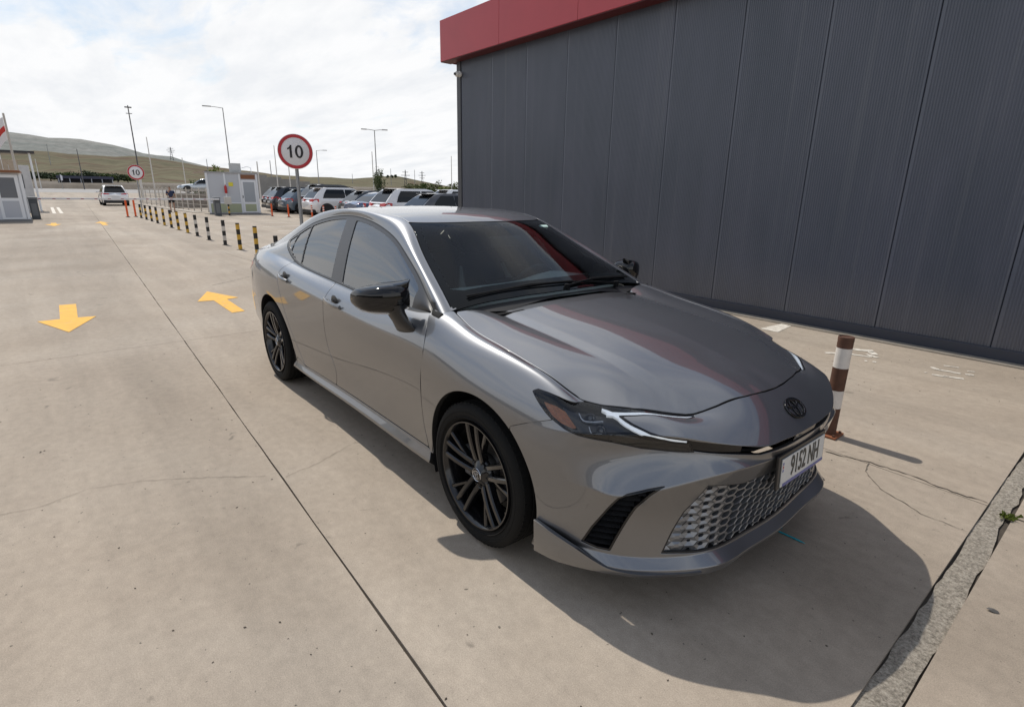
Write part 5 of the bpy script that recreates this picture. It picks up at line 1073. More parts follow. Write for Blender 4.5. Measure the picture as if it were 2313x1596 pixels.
# storey behind with slatted parapet, canopy and flag
wl=mat('beige_board',(.40,.33,.25),.8,noise=(4,.2))
pr_=empty('slatted_parapet',(-36.5,-2.95,0),label='beige board parapet behind the roof of the left booth',cat='fence')
for k in range(14): q=MB(); y=-.15-.22*k; q.box(0,.03,y-.20,y,1.9,2.72+random.uniform(-.02,.02)-.03*k*0); q.build('board',wl,pr_)
q=MB(); q.box(-.06,0,-3.2,0,2.0,2.06); q.box(-.06,0,-.08,0,0,2.7); q.box(-.06,0,-3.2,-3.1,0,2.7); q.build('frame',wl,pr_)
cn=empty('gate_cabin',(-42,-2.55,0),label='narrow white cabin with a dark canopy behind the left booth',cat='cabin')
q=MB(); q.box(-1.6,0,-2.5,-.05,0,2.6); q.build('walls',mat('cabin_white',(.55,.55,.55),.5,noise=(2,.15)),cn)
q=MB(); q.box(-1.8,.3,-2.6,.35,3.28,3.38); q.build('canopy',mat('dark_canopy',(.03,.03,.035),.6),cn)
for (x,y) in ((.1,.1),(.1,-1.2),(-1.5,.1)): q=MB(); q.tube([(x,y,0),(x,y,3.3)],.05,8); q.build('canopy_post',upv,cn)
q=MB(); q.box(.002,.02,-1.2,-.4,1.3,2.1); q.build('window',gl,cn)
fg=empty('flag',(-33.6,-2.98,0),label='white flag with red crosses on a pale pole above the left booth',cat='flag')
q=MB(); q.tube([(0,0,0),(0,0,4.62)],[.06,.04],10); q.build('pole',mat('pale_pole',(.48,.45,.40),.5),fg,smooth=40)
V=[];F_=[];cols=[]
for i in range(13):
    for j in range(9): V.append((.05*math.sin(i*.8+j*.3),-.05-.085*i,4.45-.12*j-.10*i*.9+.03*math.sin(i*1.1)))
for i in range(12):
    for j in range(8): F_.append((i*9+j,i*9+9+j,i*9+10+j,i*9+1+j)); cols.append(1 if j in (3,4) or i in (5,6) else 0)
q=MB(); q.add(V,F_); q.m=cols; q.build('cloth',[mat('flag_white',(.72,.72,.72),.8),mat('flag_red',(.55,.05,.04),.8)],fg,smooth=True)
# boom barrier
gy=mat('barrier_grey',(.075,.085,.095),.5)
def cabinet(loc,label,h=1.0):
    c=empty('barrier_cabinet',loc,label=label,cat='barrier',group='barrier cabinets'); q=MB(); q.box(-.17,.17,-.16,.16,0,h-.08); q.build('housing',gy,c,bevel=.02); q=MB(); q.box(-.19,.19,-.18,.18,h-.08,h+.02); q.build('lid',mat('barrier_lid',(.16,.17,.18),.5),c,bevel=.03); q=MB(); q.box(.171,.176,-.10,.10,.15,.7); q.build('hatch',mat('barrier_lid',(.16,.17,.18),.5),c)
cabinet((-33.3,5.25,0),'grey barrier cabinet in front of the guard booth'); cabinet((-32.4,-2.62,0),'dark grey barrier cabinet beside the left booth',.97)
bo=empty('barrier_boom',(-33.05,5.1,0),label='white barrier arm with small red marks lowered across both lanes',cat='barrier')
q=MB(); q.box(-.03,.03,-7.9,.25,.86,.95); q.build('arm',mat('boom_white',(.66,.66,.67),.4),bo,bevel=.01)
for k in range(14): q=MB(); y=-.4-.54*k; q.box(.0305,.034,y-.12,y,.885,.915); q.build('red_mark',mat('boom_red',(.35,.04,.05),.5),bo)
fp=mat('card_box',(.55,.53,.48),.6); e=empty('control_box',(-33.6,5.9,0),label='cream control box on a striped stand beside the barrier cabinet',cat='box'); q=MB(); q.box(-.12,.12,-.17,.17,.62,1.02); q.build('box',fp,e,bevel=.01)
for k in range(5): q=MB(); q.lathe([(0,.125*k),(.05,.125*k),(.05,.125*k+.124),(0,.125*k+.124)],10); q.build('band',[bl,by][k%2],e)
e=empty('striped_marker',(-72,-3.05,0),label='tall red and white striped marker post beside the left booth',cat='post')
for k in range(7): q=MB(); q.lathe([(0,.2*k),(.11-.01*k,.2*k),(.10-.01*k,.2*k+.199),(0,.2*k+.199)],12); q.build('band',[mat('marker_red',(.50,.03,.03),.5),ow][k%2],e)
q=MB(); q.lathe([(0,0),(.42,0),(.38,.06),(0,.06)],14,'z',(0,0,-.0)); q.build('base',ob,e)
# mesh fence
fw_=mat('fence_cream',(.50,.46,.40),.6)
def fencep(k,p0,p1):
    e=empty('fence_panel',(p0[0],p0[1],0),label=['nearest','second nearest','third nearest','fourth nearest','fifth nearest','sixth nearest','farthest'][k]+' panel of the cream mesh fence left of the guard booth',cat='fence',group='mesh fence panels'); d=Vector((p1[0]-p0[0],p1[1]-p0[1],0)); L=d.length; e.rotation_euler=(0,0,math.atan2(d.y,d.x))
    for x in (0,L*.5): q=MB(); q.box(x-.03,x+.03,-.03,.03,0,1.5); q.build('post',fw_,e)
    q=MB()
    for z in (.12,.42,.72,1.02,1.32): q.box(0,L,-.008,.008,z,z+.03)
    for j in range(int(L/.22)): q.box(.1+j*.22,.118+j*.22,-.006,.006,.1,1.4)
    q.build('mesh',fw_,e)
FPp=[(-38.6,5.85),(-41.2,5.5),(-44,5.3),(-47,5.15),(-50,5.05),(-53.5,4.95),(-57,4.7),(-60.5,4.5)]
for k in range(7): fencep(k,FPp[k],FPp[k+1])
tag(flatz('kerb_path',[(-38,4.8),(-60,3.9),(-60,4.2),(-38,5.4)],.03,mat('kerb_stone',(.38,.34,.29),.9)),kind='structure')
# loading items behind fence
q=MB(); q.box(-.5,.5,-1.9,1.9,0,.9); q.box(-.55,.55,-1.95,1.95,.9,1.0); o=q.build('equipment_crate',mat('crate_brown',(.13,.10,.08),.8,noise=(3,.3)),loc=(-48,7.2,0)); tag(o,'brown equipment crate standing behind the mesh fence','crate')
# ================= person =================
def skin(name,vs,es,rs,m,parent,sub=1):
    me=bpy.data.meshes.new(name); me.from_pydata(vs,es,[]); o=bpy.data.objects.new(name,me); COL.objects.link(o)
    md=o.modifiers.new('s','SKIN'); sv=me.skin_vertices[0].data
    for i,r in enumerate(rs): sv[i].radius=(r,r)
    sv[0].use_root=True; o.modifiers.new('u','SUBSURF').levels=sub
    dg=bpy.context.evaluated_depsgraph_get(); dg.update(); m2=bpy.data.meshes.new_from_object(o.evaluated_get(dg)); bpy.data.objects.remove(o); m2.name=name; m2.materials.clear(); m2.materials.append(m); m2.polygons.foreach_set('use_smooth',[True]*len(m2.polygons)); return link(name,m2,None,parent)
pe=empty('person',(-39.3,3.95,.0),R(175),label='person in a navy shirt and black shorts walking away behind the barrier',cat='person')
H=1.56/1.75; S=lambda p:(p[0]*H,p[1]*H,p[2]*H)
vs=[(0,0,.95),(0,0,1.15),(0.02,0,1.38),(.03,0,1.50),(.05,0,1.60),(.06,0,1.70),(0,.19,1.40),(.02,.25,1.15),(.22,.10,1.22),(.20,.0,1.38),(0,-.19,1.40),(-.02,-.26,1.13),(.03,-.27,.90),(.03,.10,.90),(.06,.11,.50),(-.06,.11,.09),(.06,.12,.04),(.02,-.10,.90),(-.02,-.11,.50),(-.16,-.11,.12),(-.05,-.12,.06)]
es=[(0,1),(1,2),(2,3),(3,4),(4,5),(2,6),(6,7),(7,8),(8,9),(2,10),(10,11),(11,12),(0,13),(13,14),(14,15),(15,16),(0,17),(17,18),(18,19),(19,20)]
rs=[.13,.12,.13,.055,.085,.075,.06,.045,.038,.035,.06,.045,.035,.085,.055,.035,.035,.085,.055,.035,.035]
skn=mat('skin',(.36,.20,.13),.6); skin('body',[S(v) for v in vs],es,[r*H for r in rs],skn,pe)
skin('shirt',[S(v) for v in [(0,0,.97),(0,0,1.15),(.01,0,1.36),(.02,0,1.46),(0,.19,1.41),(.01,.23,1.24),(0,-.19,1.41),(-.01,-.24,1.24)]],[(0,1),(1,2),(2,3),(2,4),(4,5),(2,6),(6,7)],[r*H for r in (.155,.145,.155,.075,.08,.07,.08,.07)],mat('navy_shirt',(.022,.035,.085),.8),pe)
skin('shorts',[S(v) for v in [(0,0,.97),(.03,.10,.88),(.05,.11,.60),(.02,-.10,.88),(-.01,-.11,.60)]],[(0,1),(1,2),(0,3),(3,4)],[r*H for r in (.15,.11,.085,.11,.085)],mat('black_shorts',(.015,.015,.017),.8),pe)
skin('hair',[S(v) for v in [(.04,0,1.66),(.05,0,1.73)]],[(0,1)],[.085*H,.075*H],mat('hair_brown',(.06,.035,.02),.8),pe)
for s_ in (-1,1): q=MB(); q.box(-.10,.14,s_*.11-.045,s_*.11+.045,0,.09); q.build('shoe',ob,pe,bevel=.02)
# ================= poles, lamps, pylons =================
pg=mat('pole_steel',(.28,.28,.28),.5,metal=.4); pw_=mat('pole_white',(.58,.56,.53),.5); pd=mat('pole_dark',(.08,.08,.085),.6)
def pole(az,d,el,label,r=.06,m=None,head=None,two=False,group='tall poles',name='pole',z0=-.3):
    x,y=ataz(az,d); h=zel(el,d); e=empty(name,(x,y,z0),R(az),label=label,cat='pole' if head is None else 'lamp post',group=group)
    r*=.72; q=MB(); q.tube([(0,0,0),(0,0,h-z0)],[r*1.25,r*.75],10); q.build('shaft',m or pg,e,smooth=40)
    for (dy,L) in (head or []):
        q=MB(); q.tube([(0,0,h-z0-.03),(0,dy*L*.5,h-z0+.06),(0,dy*L*.75,h-z0+.05)],.035,8); q.build('arm',pg,e,smooth=True)
        q=MB(); q.box(-.14,.14,min(dy*L*.65,dy*L*1.15),max(dy*L*.65,dy*L*1.15),h-z0+.02,h-z0+.12); q.build('lamp_head',pg,e,bevel=.02)
    return e,h
e,h=pole(173.53,95,6.22,'tall camera mast rising behind the distant speed sign',.11,pd,name='camera_mast')
q=MB(); q.box(-.2,.2,-.40,.40,h,h+.12); q.box(-.1,.1,-.35,.35,h-.75,h-.68); q.build('camera_head',pd,e)
q=MB(); q.tube([(0,0,0),(0,0,3.5)],.15,10); q.build('lower_section',pw_,e)
pole(166.62,80,6.59,'tall street lamp with a single arm behind the guard booth',.09,head=[(1,1.9)],name='street_lamp')
pole(172.6,90,3.9,'pale pole right of the tall camera mast',.09,pw_)
pole(170.25,110,2.38,'pale short pole above the silver car',.10,pw_)
pole(177.4,260,2.71,'dark utility pole above the dark shelter roof',.20,pd)
pole(180.07,260,1.86,'pale pole standing in the field beside the left booth',.18,pw_)
pole(162.8,75,3.72,'white pole just left of the large round sign',.075,pw_)
pole(164.37,80,2.29,'grey pole right of the guard booth air conditioner',.12,pw_)
pole(163.27,150,2.42,'thin utility pole on the hill left of the white pole',.14,pg)
pole(161.71,75,1.94,'grey pole behind the large round sign post',.09,pw_)
pole(159.16,110,3.44,'street lamp with one short arm right of the large round sign',.10,head=[(-1,1.6)],name='street_lamp')
pole(153.75,75,5.43,'tall street lamp with two arms above the parked cars',.09,head=[(1,1.4),(-1,1.4)],name='street_lamp')
pole(154.09,68,3.51,'white pole beside the slender young tree',.075,pw_)
pole(146.47,62,3.31,'white pole close to the corner of the dark warehouse',.06,pw_)
pole(156.05,600,1.45,'tiny pole on the ridge right of the single arm lamp',.35,pg); pole(152.4,500,2.0,'thin utility pole on the ridge left of the lattice pylon',.3,pg); pole(150.1,480,1.95,'thin utility pole between the two lattice pylons',.3,pg); pole(168.4,420,2.35,'thin pole on the ridge above the guard booth',.3,pg); pole(179.2,700,2.95,'thin pole high on the left hillside',.4,pg)
def pylon(az,d,el0,el1,label,w):
    x,y=ataz(az,d); z0=zel(el0,d)-6; z1=zel(el1,d); e=empty('lattice_pylon',(x,y,z0),R(az),label=label,cat='pylon',group='lattice pylons'); hh=z1-z0; q=MB(); r=.07*w/2
    for (a,b) in ((-1,-1),(1,-1),(1,1),(-1,1)): q.tube([(a*w/2,b*w/2,0),(a*w*.18,b*w*.18,hh*.6),(0,0,hh)],r*1.6,4)
    for k in range(6):
        t=k/6; ww=w/2*(1-t*.9); w2=w/2*(1-(t+.16)*.9)
        for s_ in (-1,1): q.tube([(s_*ww,-ww,hh*t),(s_*w2,w2,hh*(t+.16))],r,4); q.tube([(-ww,s_*ww,hh*t),(w2,s_*w2,hh*(t+.16))],r,4)
    q.build('tower',pd,e)
    for t,L in ((.62,.9),(.76,1.2),(.90,.8)): q=MB(); q.tube([(0,-w*L,hh*t),(0,w*L,hh*t)],r*1.8,4); q.build('cross_arm',pd,e)
pylon(151.0,420,.62,1.92,'taller lattice pylon on the hillside right of the young tree',2.6); pylon(149.38,430,.92,1.85,'shorter lattice pylon nearest the warehouse corner',2.2); pylon(171.0,1100,2.45,3.2,'small lattice tower on the far ridge',5)
# ================= trees and shrubs =================
def leafmat(n,c): return mat(n,c,.7,noise=(1.6,.45),spec=.25)
def foliage(mb,c,rad,nclump,nleaf,ls,rng):
    for _ in range(nclump):
        u=rng.normal(size=3); u/=np.linalg.norm(u); rr=rng.random()**.45; cc=np.array(c)+u*rr*np.array(rad); cr=np.array(rad)*rng.uniform(.16,.34)
        for _ in range(nleaf):
            p=cc+rng.normal(size=3)*cr*.55; a=rng.normal(size=3); a/=np.linalg.norm(a); b=np.cross(a,rng.normal(size=3)); b/=np.linalg.norm(b)+1e-9; s=ls*rng.uniform(.6,1.3)
            mb.add([p+a*s,p+b*s*.55,p-a*s,p-b*s*.55],[(0,1,2,3)])
rng=np.random.default_rng(5)
def tree(name,loc,h,rad,cz,nc,nl,ls,m,label,cat='tree',group=None,tr=.05,limbs=5):
    e=empty(name,loc,label=label,cat=cat,group=group)
    q=MB(); q.tube([(0,0,-.3),(rng.normal()*.03*h,rng.normal()*.03*h,cz*.6),(0,0,cz+rad[2]*.5)],[tr*1.3,tr,tr*.3],8)
    for k in range(limbs):
        a=rng.uniform(0,6.28); z=cz*rng.uniform(.5,1.0); q.tube([(0,0,z),(math.cos(a)*rad[0]*.4,math.sin(a)*rad[1]*.4,z+rad[2]*.3),(math.cos(a)*rad[0]*.8,math.sin(a)*rad[1]*.8,z+rad[2]*.6)],[tr*.5,tr*.35,tr*.12],5)
    q.build('trunk',mat('bark',(.07,.05,.035),.9,noise=(6,.3)),e,smooth=True)
    q=MB(); foliage(q,(0,0,cz),rad,nc,nl,ls,rng); q.build('crown',m,e)
lg=leafmat('leaf_green',(.075,.11,.03)); ly=leafmat('leaf_yellow_green',(.16,.19,.04)); ld_=leafmat('leaf_dark',(.045,.065,.03)); lo=leafmat('leaf_olive',(.11,.12,.05))
x,y=ataz(153.55,50); tree('young_tree',(x,y,0),3.6,(.50,.50,1.15),2.15,60,26,.07,leafmat('leaf_mid',(.09,.115,.05)),'slender young tree behind the parked cars',tr=.06)
x,y=ataz(167.8,62); tree('leafy_tree',(x,y,0),3.4,(.75,.75,.9),2.55,36,30,.10,ly,'yellow green tree rising behind the guard booth')
x,y=ataz(169.0,70); tree('shrub',(x,y,0),2,(1.3,1.3,.75),1.5,34,28,.11,lg,'green shrub behind the silver car','shrub')
for k,(az,d,w,hh) in enumerate([(150.3,70,1.3,.75),(149.2,72,1.1,.8),(147.9,74,1.1,.95),(146.9,70,.9,.6),(146.0,68,1.0,.8)]):
    x,y=ataz(az,d); tree('shrub',(x,y,0),2,(w*1.1,w*1.1,hh),zel(.10,d),30,26,.12,[lo,lg,lo,ly,lo][k],['leftmost','second from the left','middle','second from the right','rightmost'][k]+' of the roadside shrubs near the warehouse corner','shrub','roadside shrubs')
for k,(az,w,hh,m_) in enumerate([(180.6,7,1.6,ld_),(179.4,6,1.3,ld_),(178.4,6,2.0,lg),(177.3,7,2.6,ld_),(176.6,6,2.3,ld_),(175.9,6,1.8,lg),(175.1,6,1.6,ld_),(174.4,5,1.4,lg)]):
    x,y=ataz(az,335); tree('field_bush',(x,y,2.5),3,(w*.8,w*.95,hh),zel(.62,335)-2.5,46,24,.45,m_,ordn[k]+' bush from the left in the dark hedge row beyond the road','bush','hedge row beyond the road',tr=.2)
for k,az in enumerate((152.75,152.3,151.95)):
    x,y=ataz(az,900); tree('ridge_tree',(x,y,zel(1.15,900)),6,(2.2,2.2,2.4),2.2,14,16,.9,ld_,['left','middle','right'][k]+' one of three dark trees on the low ridge','tree','trees on the ridge',tr=.3,limbs=2)
# shelter, wall, tiny banner
x,y=ataz(177.2,300); sh_=empty('shelter',(x,y,2.2),label='long dark roofed shelter in the field beyond the road',cat='shelter'); z1=zel(.68,300)-2.2; z0=zel(.25,300)-2.2
q=MB(); q.add([(-2.5,-9.6,z1-.9),(2.5,-9.6,z1-1.1),(2.5,9.6,z1-1.1),(-2.5,9.6,z1-.9),(0,-9.6,z1),(0,9.6,z1)],[(1,2,5,4),(3,0,4,5),(0,1,4),(2,3,5)]); q.build('roof',mat('shelter_dark',(.030,.032,.045),1,spec=0),sh_)
q=MB(); q.box(-2.2,-2,-9.3,9.3,z0-.5,z1-1); q.build('back_wall',mat('shelter_dark2',(.06,.06,.07),.8),sh_)
for k in range(6): q=MB(); yy=-9+3.6*k; q.box(2.1,2.35,yy-.12,yy+.12,z0-1,z1-1); q.build('post',pan,sh_)
x,y=ataz(178.76,250); e=empty('banner',(x,y,0),label='small white feather banner standing in the field',cat='banner'); q=MB(); q.tube([(0,0,0),(0,0,zel(.78,250))],.06,6); q.build('pole',pg,e); q=MB(); z1=zel(.78,250); q.add([(.05,-.1,z1),(.05,.5,z1-.5),(.05,.45,z1-2),(.05,-.1,z1-2.1),(0,-.1,z1),(0,.5,z1-.5),(0,.45,z1-2),(0,-.1,z1-2.1)],[(0,1,2,3),(7,6,5,4),(0,4,5,1),(1,5,6,2),(2,6,7,3)]); q.build('cloth',mat('banner_white',(.7,.7,.75),.7),e)
x0,y0=ataz(164.9,95); x1,y1=ataz(157.5,95); e=empty('concrete_wall',(x0,y0,0),math.atan2(y1-y0,x1-x0),label='long grey concrete wall behind the parked cars',cat='wall'); L=math.hypot(x1-x0,y1-y0)
nW=6
for k in range(nW): q=MB(); q.box(L*k/nW+.01,L*(k+1)/nW-.01,-.15,.15,-.2,3.45-.28*k); q.build('panel',mat('grey_wall',(.24,.235,.225),.9,noise=(.6,.15)),e)
# ================= generic vehicles =================
PLM=mat('car_plate',(.6,.6,.6),.5); TW=mat('car_glass_dark',(.008,.010,.012),.05,spec=.35)
def vehicle(name,kind,col,loc,heading,label,group,L=4.6,W=1.84,Hh=1.65,rails=False,clad=None,tail='wide',metal=.1):
    """x forward, origin at the centre on the ground"""
    pm_=mat('car_paint_%02d'%len([k for k in MAT if k.startswith('car_paint')]),col,.22,metal=metal,coat=1)
    e=empty(name,loc,R(heading),label=label,cat='car' if kind in('sedan',) else 'car',group=group)
    w=W/2; rl=-L/2; fr=L/2; belt=.615*Hh if kind!='sedan' else .64*Hh; gc=.20 if kind!='sedan' else .16
    if kind=='suv': st=[(rl,.42,.80,.80),(rl+.05,.30,.93,.88),(rl+.35,gc,1.0,belt),(rl+1.2,gc,1.0,belt),(0,gc,1.0,belt-.02),(fr-1.25,gc,1.0,belt-.05),(fr-.6,gc,.98,belt-.12),(fr-.15,.28,.90,belt-.24),(fr,.38,.74,belt-.36)]; gh=dict(rb=rl+.12,rt=rl+.78,ft=.22,fb=1.05)
    elif kind=='hatch': st=[(rl,.42,.80,.80),(rl+.06,.30,.93,.90),(rl+.4,gc,1.0,belt),(rl+1.2,gc,1.0,belt),(0,gc,1.0,belt-.03),(fr-1.2,gc,1.0,belt-.06),(fr-.55,gc,.97,belt-.14),(fr-.15,.28,.88,belt-.28),(fr,.36,.72,belt-.38)]; gh=dict(rb=rl+.20,rt=rl+1.05,ft=.15,fb=1.02)
    else: st=[(rl,.40,.80,.84),(rl+.06,.28,.93,belt+.02),(rl+.45,gc,.99,belt+.02),(rl+1.2,gc,1.0,belt),(0,gc,1.0,belt-.03),(fr-1.2,gc,1.0,belt-.06),(fr-.55,gc,.97,belt-.14),(fr-.15,.28,.88,belt-.26),(fr,.36,.72,belt-.34)]; gh=dict(rb=rl+.55,rt=rl+1.45,ft=.15,fb=.95)
    # lower body as a lofted shell
    V=[];F_=[]; xs=np.linspace(rl,fr,25); a=np.array(st); zb=np.interp(xs,a[:,0],a[:,1]); ww=np.interp(xs,a[:,0],a[:,2])*w; zt=np.interp(xs,a[:,0],a[:,3])
    n=0
    for x,b_,q_,t_ in zip(xs,zb,ww,zt):
        h_=t_-b_; half=[(0,b_),(q_*.80,b_),(q_*.955,b_+.04),(q_*.985,b_+h_*.30),(q_,b_+h_*.58),(q_*.985,b_+h_*.80),(q_*.95,t_-.015),(q_*.86,t_+.01),(q_*.45,t_+.035),(0,t_+.075)]
        ring=[(x,-p,z) for p,z in half]+[(x,p,z) for p,z in half[-2:0:-1]]; n=len(ring); V+=ring
    for i in range(len(xs)-1):
        for k in range(n): F_.append((i*n+k,(i+1)*n+k,(i+1)*n+(k+1)%n,i*n+(k+1)%n))
    F_+=[tuple(range(n))[::-1],tuple((len(xs)-1)*n+k for k in range(n))]
    q=MB(); q.add(V,F_); body=q.build('body',pm_,e,smooth=50)
    # greenhouse
    zt0=belt-.02; zr=Hh; wb=w*.93; wt=w*.70; rb,rt,ft,fb=gh['rb'],gh['rt'],gh['ft'],gh['fb']
    def ghp(x,u,s): # u 0 belt .. 1 roof
        return wb+(wt-wb)*(u**1.25)
    prof=[(rb,0),(rb+(rt-rb)*.55,.62),(rt,.96),(rt+.35,1.0),(ft-.35,1.0),(ft,.95),(fb-(fb-ft)*.45,.55),(fb,0)]
    V=[]; us=[0,.33,.66,.92,1.0]
    q=MB(); P_=[(x,zt0+(zr-zt0)*u) for x,u in prof]
    V=[];F_=[]
    rbx=lambda u:np.interp(u,[0,.62,.96,1],[rb,rb+(rt-rb)*.55,rt,rt+.30]); fbx=lambda u:np.interp(u,[0,.55,.95,1],[fb,fb-(fb-ft)*.45,ft,ft-.30])
    for u in us:
        x0,x1=rbx(u),fbx(u); yw=ghp(0,u,1); z=zt0+(zr-zt0)*(u if u<1 else 1.0)
        for t in np.linspace(0,1,9):
            x=x0+(x1-x0)*t; V.append((x,-yw*(1-.05*(abs(t-.5)*2)**3),z+ (.0)))
        for t in np.linspace(1,0,9):
            x=x0+(x1-x0)*t; V.append((x,yw*(1-.05*(abs(t-.5)*2)**3),z))
    n=18
    for i in range(len(us)-1):
        for k in range(n): F_.append((i*n+k,i*n+(k+1)%n,(i+1)*n+(k+1)%n,(i+1)*n+k))
    F_.append(tuple(4*n+k for k in range(n))); q.add(V,F_); q.build('roof',pm_,e,smooth=45)
    def sidep(x,u,s,o=.008): return (x,s*(ghp(x,u,s)*(1-.0)+o),zt0+(zr-zt0)*u)
    u0,u1=.10,.84
    for s in (-1,1):
        xs_=[float(rbx(u0))+.50 if kind!='sedan' else float(rbx(u0))+.32, -.35, .02, float(fbx(u0))-.12]; xt=[float(rbx(u1))+.30,-.38,.0,float(fbx(u1))-.08]
        for (a0,a1,b0,b1) in ((xs_[0],xs_[1]-.03,xt[0],xt[1]-.03),(xs_[1]+.03,xs_[3],xt[1]+.03,xt[3])):
            q=MB(); q.add([sidep(a0,u0,s),sidep(a1,u0,s),sidep((a1+b1)/2,(u0+u1)/2,s,.014),sidep(b1,u1,s),sidep(b0,u1,s),sidep((a0+b0)/2-.04,(u0+u1)/2,s,.014)],[(0,1,2,3,4,5)]); q.build('side_window',TW,e)
    def endp(f,u,s,o): return (float(f(u))+o,s*ghp(0,u,1)*.86,zt0+(zr-zt0)*u)
    q=MB(); q.add([endp(rbx,.10,-1,-.012),endp(rbx,.10,1,-.012),endp(rbx,.62,1,-.012),endp(rbx,.84,1,-.012),endp(rbx,.84,-1,-.012),endp(rbx,.62,-1,-.012)],[(0,1,2,5),(5,2,3,4)]); q.build('rear_window',TW,e)
    q=MB(); q.add([endp(fbx,.06,-1,.012),endp(fbx,.06,1,.012),endp(fbx,.55,1,.012),endp(fbx,.86,1,.012),endp(fbx,.86,-1,.012),endp(fbx,.55,-1,.012)],[(0,1,2,5),(5,2,3,4)]); q.build('windshield',TW,e)
    if kind!='sedan': q=MB(); xx=float(rbx(.9)); q.box(xx-.22,xx+.12,-wt*.86,wt*.86,zr-.045,zr-.012); q.build('spoiler',pm_ if tail!='dark' else TW,e,bevel=.01)
    # lights, bumper, plate
    RL=mat('vehicle_tail_red',(.50,.018,.020),.2,coat=.5)
    for s in (-1,1):
        zl=belt-.20; q=MB(); x0=rl+.035; 
        q.add([(x0-.01,s*w*.40,zl),(x0+.03,s*w*.80,zl-.02),(x0+.36,s*w*1.005,zl+.03),(x0+.38,s*w*1.0,zl+.12+.075),(x0+.10,s*w*.84,zl+.14+.075),(x0+.03,s*w*.46,zl+.10+.075),(x0+.10,s*w*.40,zl),(x0+.2,s*w*.7,zl),(x0+.40,s*w*.93,zl+.03),(x0+.40,s*w*.93,zl+.12+.075),(x0+.25,s*w*.7,zl+.13+.075),(x0+.14,s*w*.46,zl+.1+.075)],[(0,1,4,5),(1,2,3,4),(0,6,7,1),(1,7,8,2),(2,8,9,3),(3,9,10,4),(4,10,11,5),(5,11,6,0)]); q.build('tail_light',RL,e)
        q=MB(); zf=belt-.26; q.add([(fr-.05,s*w*.5,zf),(fr-.22,s*w*.90,zf+.02),(fr-.5,s*w*.985,zf+.12),(fr-.25,s*w*.86,zf+.13),(fr-.10,s*w*.5,zf+.09)],[(0,1,2,3,4)]); q.build('headlight',mat('vehicle_headlamp',(.5,.52,.55),.1,coat=1),e)
        q=MB(); q.box(.62,.74,s*(w-.02)-.0,s*(w+.18),belt+.0,belt+.13); q.build('mirror',pm_,e,bevel=.03)
    q=MB(); q.box(rl-.012,rl+.02,-.26,.26,.62*belt,.62*belt+.11); q.build('plate',PLM,e)
    dkp=mat('vehicle_cladding',(.018,.018,.020),.6); q=MB(); q.box(rl-.01,rl+.35,-w*.93,w*.93,gc+.02,.44); q.build('lower_bumper',dkp if clad!=False else pm_,e,bevel=.05)
    if rails:
        for s in (-1,1): q=MB(); q.tube([(rt-.0,s*wt*.95,zr-.01),(rt+.15,s*wt*.95,zr+.05),(ft-.2,s*wt*.95,zr+.05),(ft,s*wt*.95,zr-.01)],.018,6); q.build('roof_rail',dkp,e)
    wr=.335 if kind!='suv' else .36
    for x in (rl+.86,fr-.90):
        for s in (-1,1):
            wl_=empty('wheel',(x,s*(w-.12),wr)); wl_.parent=e; q=MB(); q.lathe([(wr*.66,-.10),(wr*.96,-.11),(wr,-.07),(wr,.07),(wr*.96,.11),(wr*.66,.10)],24,'y'); q.build('tyre',RUB,wl_,smooth=40)
            q=MB(); q.lathe([(0,.05*s),(wr*.18,.06*s),(wr*.2,.03*s),(wr*.62,.05*s),(wr*.68,.09*s)],24,'y'); q.build('rim',mat('vehicle_rim',(.30,.30,.31),.35,metal=.7),wl_,smooth=40)
            q=MB(); v_=[(x+(wr+.07)*math.cos(t_),s*(w*1.004),wr+(wr+.07)*math.sin(t_)) for t_ in np.linspace(-.15,math.pi+.15,14)]; q.add(v_,[tuple(range(14))]); q.build('wheel_arch',dkp,e)
    return e
G='cars parked in the far row'
RY=9.5
row=[('parked_car','suv',(.012,.012,.014),-40.6,RY+.4,4.6,1.66,'black SUV half hidden right behind the guard booth',{}),
 ('parked_car','suv',(.020,.020,.024),-38.2,RY,4.6,1.66,'very dark SUV just right of the guard booth',dict(rails=False)),
 ('parked_car','hatch',(.14,.18,.22),-35.6,RY,4.35,1.56,'pale blue grey hatchback between two dark SUVs',{}),
 ('parked_car','suv',(.060,.060,.056),-33.3,RY+.5,4.8,1.84,'boxy dark grey SUV with an upright tail beside the white wagon',{}),
 ('parked_car','suv',(.82,.81,.80),-30.9,RY-.1,4.85,1.66,'white wagon with black roof rails right of the round sign pole',dict(rails=True)),
 ('parked_car','hatch',(.045,.050,.056),-27.5,RY+.7,4.3,1.52,'small dark grey hatchback left of the blue sedan',{}),
 ('parked_car','sedan',(.07,.11,.20),-25.1,RY,4.75,1.46,'slate blue sedan with large red tail lights',{}),
 ('parked_car','suv',(.84,.83,.82),-21.9,RY-.2,4.8,1.64,'white SUV with dark rear spoiler beside the slate blue sedan',dict(tail='dark')),
 ('parked_car','hatch',(.060,.062,.070),-18.9,RY-.2,4.5,1.47,'dark grey crossover nearest the warehouse corner',{}),
 ('parked_car','suv',(.80,.80,.80),-27.2,RY+6.2,4.6,1.66,'white SUV roof showing behind the dark hatchback',{}),
 ('parked_car','suv',(.03,.03,.033),-20.5,RY+6.3,4.6,1.70,'black roofed car behind the dark crossover by the wall',{}),
 ('parked_car','suv',(.78,.78,.78),-24.0,RY+6.3,4.6,1.60,'pale car in the second row behind the white SUV',{})]
for nm,kd,c,x,yr,Ln,hh,lab,kw in row: vehicle(nm,kd,c,(x,yr+Ln/2,-.02),90+random.uniform(-2,2),lab,G,L=Ln,Hh=hh,**kw)
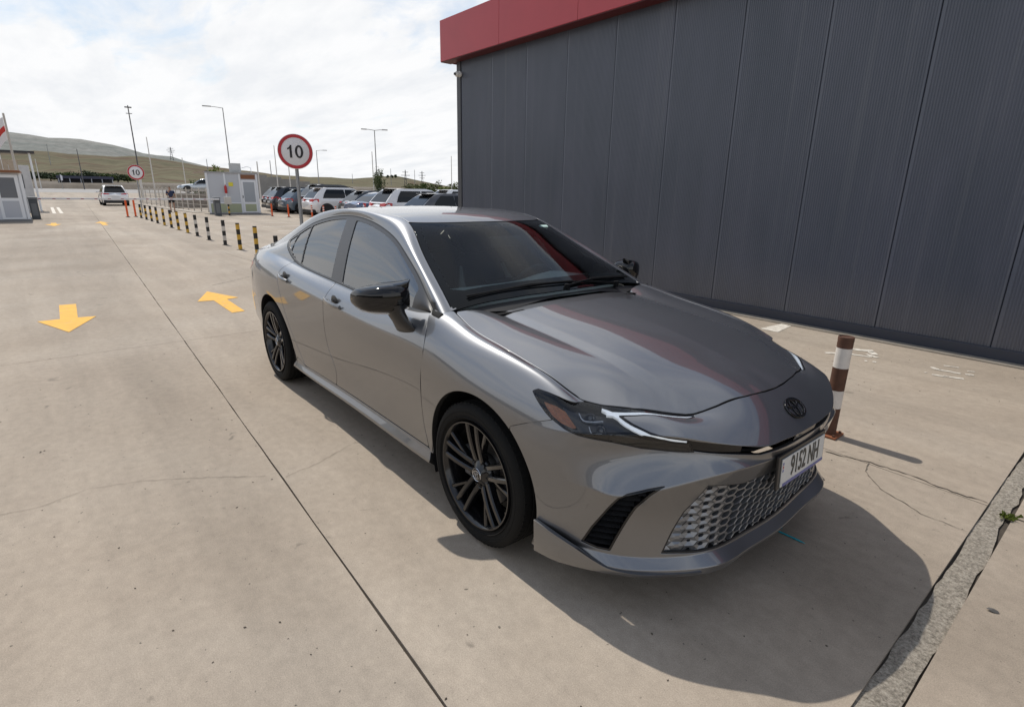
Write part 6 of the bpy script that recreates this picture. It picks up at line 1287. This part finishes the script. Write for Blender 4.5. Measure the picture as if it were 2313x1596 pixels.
vehicle('driving_car','suv',(.82,.82,.82),(-55.2,2.2,-.01),180,'white SUV seen from behind driving out beyond the barrier','cars beyond the barrier',L=4.5,W=1.78,Hh=1.58)
x,y=ataz(168.9,66); vehicle('silver_car','sedan',(.42,.45,.48),(x,y,.93),185+75,'silver sedan raised on a transporter deck behind the fence','cars beyond the barrier',L=4.7,Hh=1.40,metal=.7)
q=MB(); q.box(-3.2,3.2,-1.1,1.1,.70,.90); 
o=empty('car_transporter',(x,y,0),R(80),label='flat transporter deck carrying the silver sedan behind the fence',cat='trailer'); q.build('deck',mat('deck_brown',(.12,.10,.085),.8),o)
for (a,b_) in ((-2.4,-.9),(-2.4,.9),(2.2,-.9),(2.2,.9)): q=MB(); q.lathe([(0,-.12),(.34,-.12),(.36,-.08),(.36,.08),(.34,.12),(0,.12)],20,'y',(a,b_,.36)); q.build('wheel',RUB,o,smooth=40)
# long low building across the lane: shows only as the dark band mirrored in the car's flank and windows
bb=empty('low_building',(-6,-31,0),label='long low dark roofed building across the lane, mirrored in the sedan windows',cat='building')
q=MB(); q.box(-34,34,-6,0,0,3.3); q.build('walls',mat('low_building_wall',(.085,.078,.070),.8,noise=(.4,.2)),bb)
q=MB(); q.box(-34.6,34.6,-6.5,.9,3.3,3.65); q.build('roof',mat('low_building_roof',(.05,.045,.042),.8),bb)
# ================= small litter =================
q=MB(); q.tube([(.80,.285,.006),(.965,.288,.006),(.985,.289,.005)],[.0042,.0042,.001],8); tag(q.build('drinking_straw',mat('teal_plastic',(.005,.26,.33),.35),smooth=40),'teal plastic straw on the ground below the front bumper','straw')
q=MB(); pts=[(-.020,0),(-.012,.008),(.004,.010),(.018,.006),(.022,0),(.014,-.007),(-.004,-.009),(-.014,-.006)]; q.add([(p[0],p[1],.006+.004*math.sin(i)) for i,p in enumerate(pts)]+[(0,0,.012)],[(i,(i+1)%8,8) for i in range(8)]); tag(q.build('dry_leaf',mat('leaf_grey',(.09,.085,.08),.9),loc=(1.64,.43,0),rz=R(20)),'small dark dry leaf on the concrete beside the drain strip','leaf')
e=empty('weed_tuft',(1.53,1.34,.0),label='small green weed growing at the edge of the drain strip',cat='weed'); q=MB()
for k in range(60):
    a=random.uniform(0,6.28); l_=random.uniform(.012,.038); h_=random.uniform(.008,.035); x0,y0=random.uniform(-.02,.035),random.uniform(-.02,.02); q.add([(x0-.0025*math.sin(a),y0+.0025*math.cos(a),0),(x0+.0025*math.sin(a),y0-.0025*math.cos(a),0),(x0+l_*math.cos(a)*.6,y0+l_*math.sin(a)*.6,h_),(x0+l_*math.cos(a),y0+l_*math.sin(a),h_*.6)],[(0,1,2),(1,3,2)])
q.build('blades',leafmat('weed_green',(.10,.13,.02)),e)
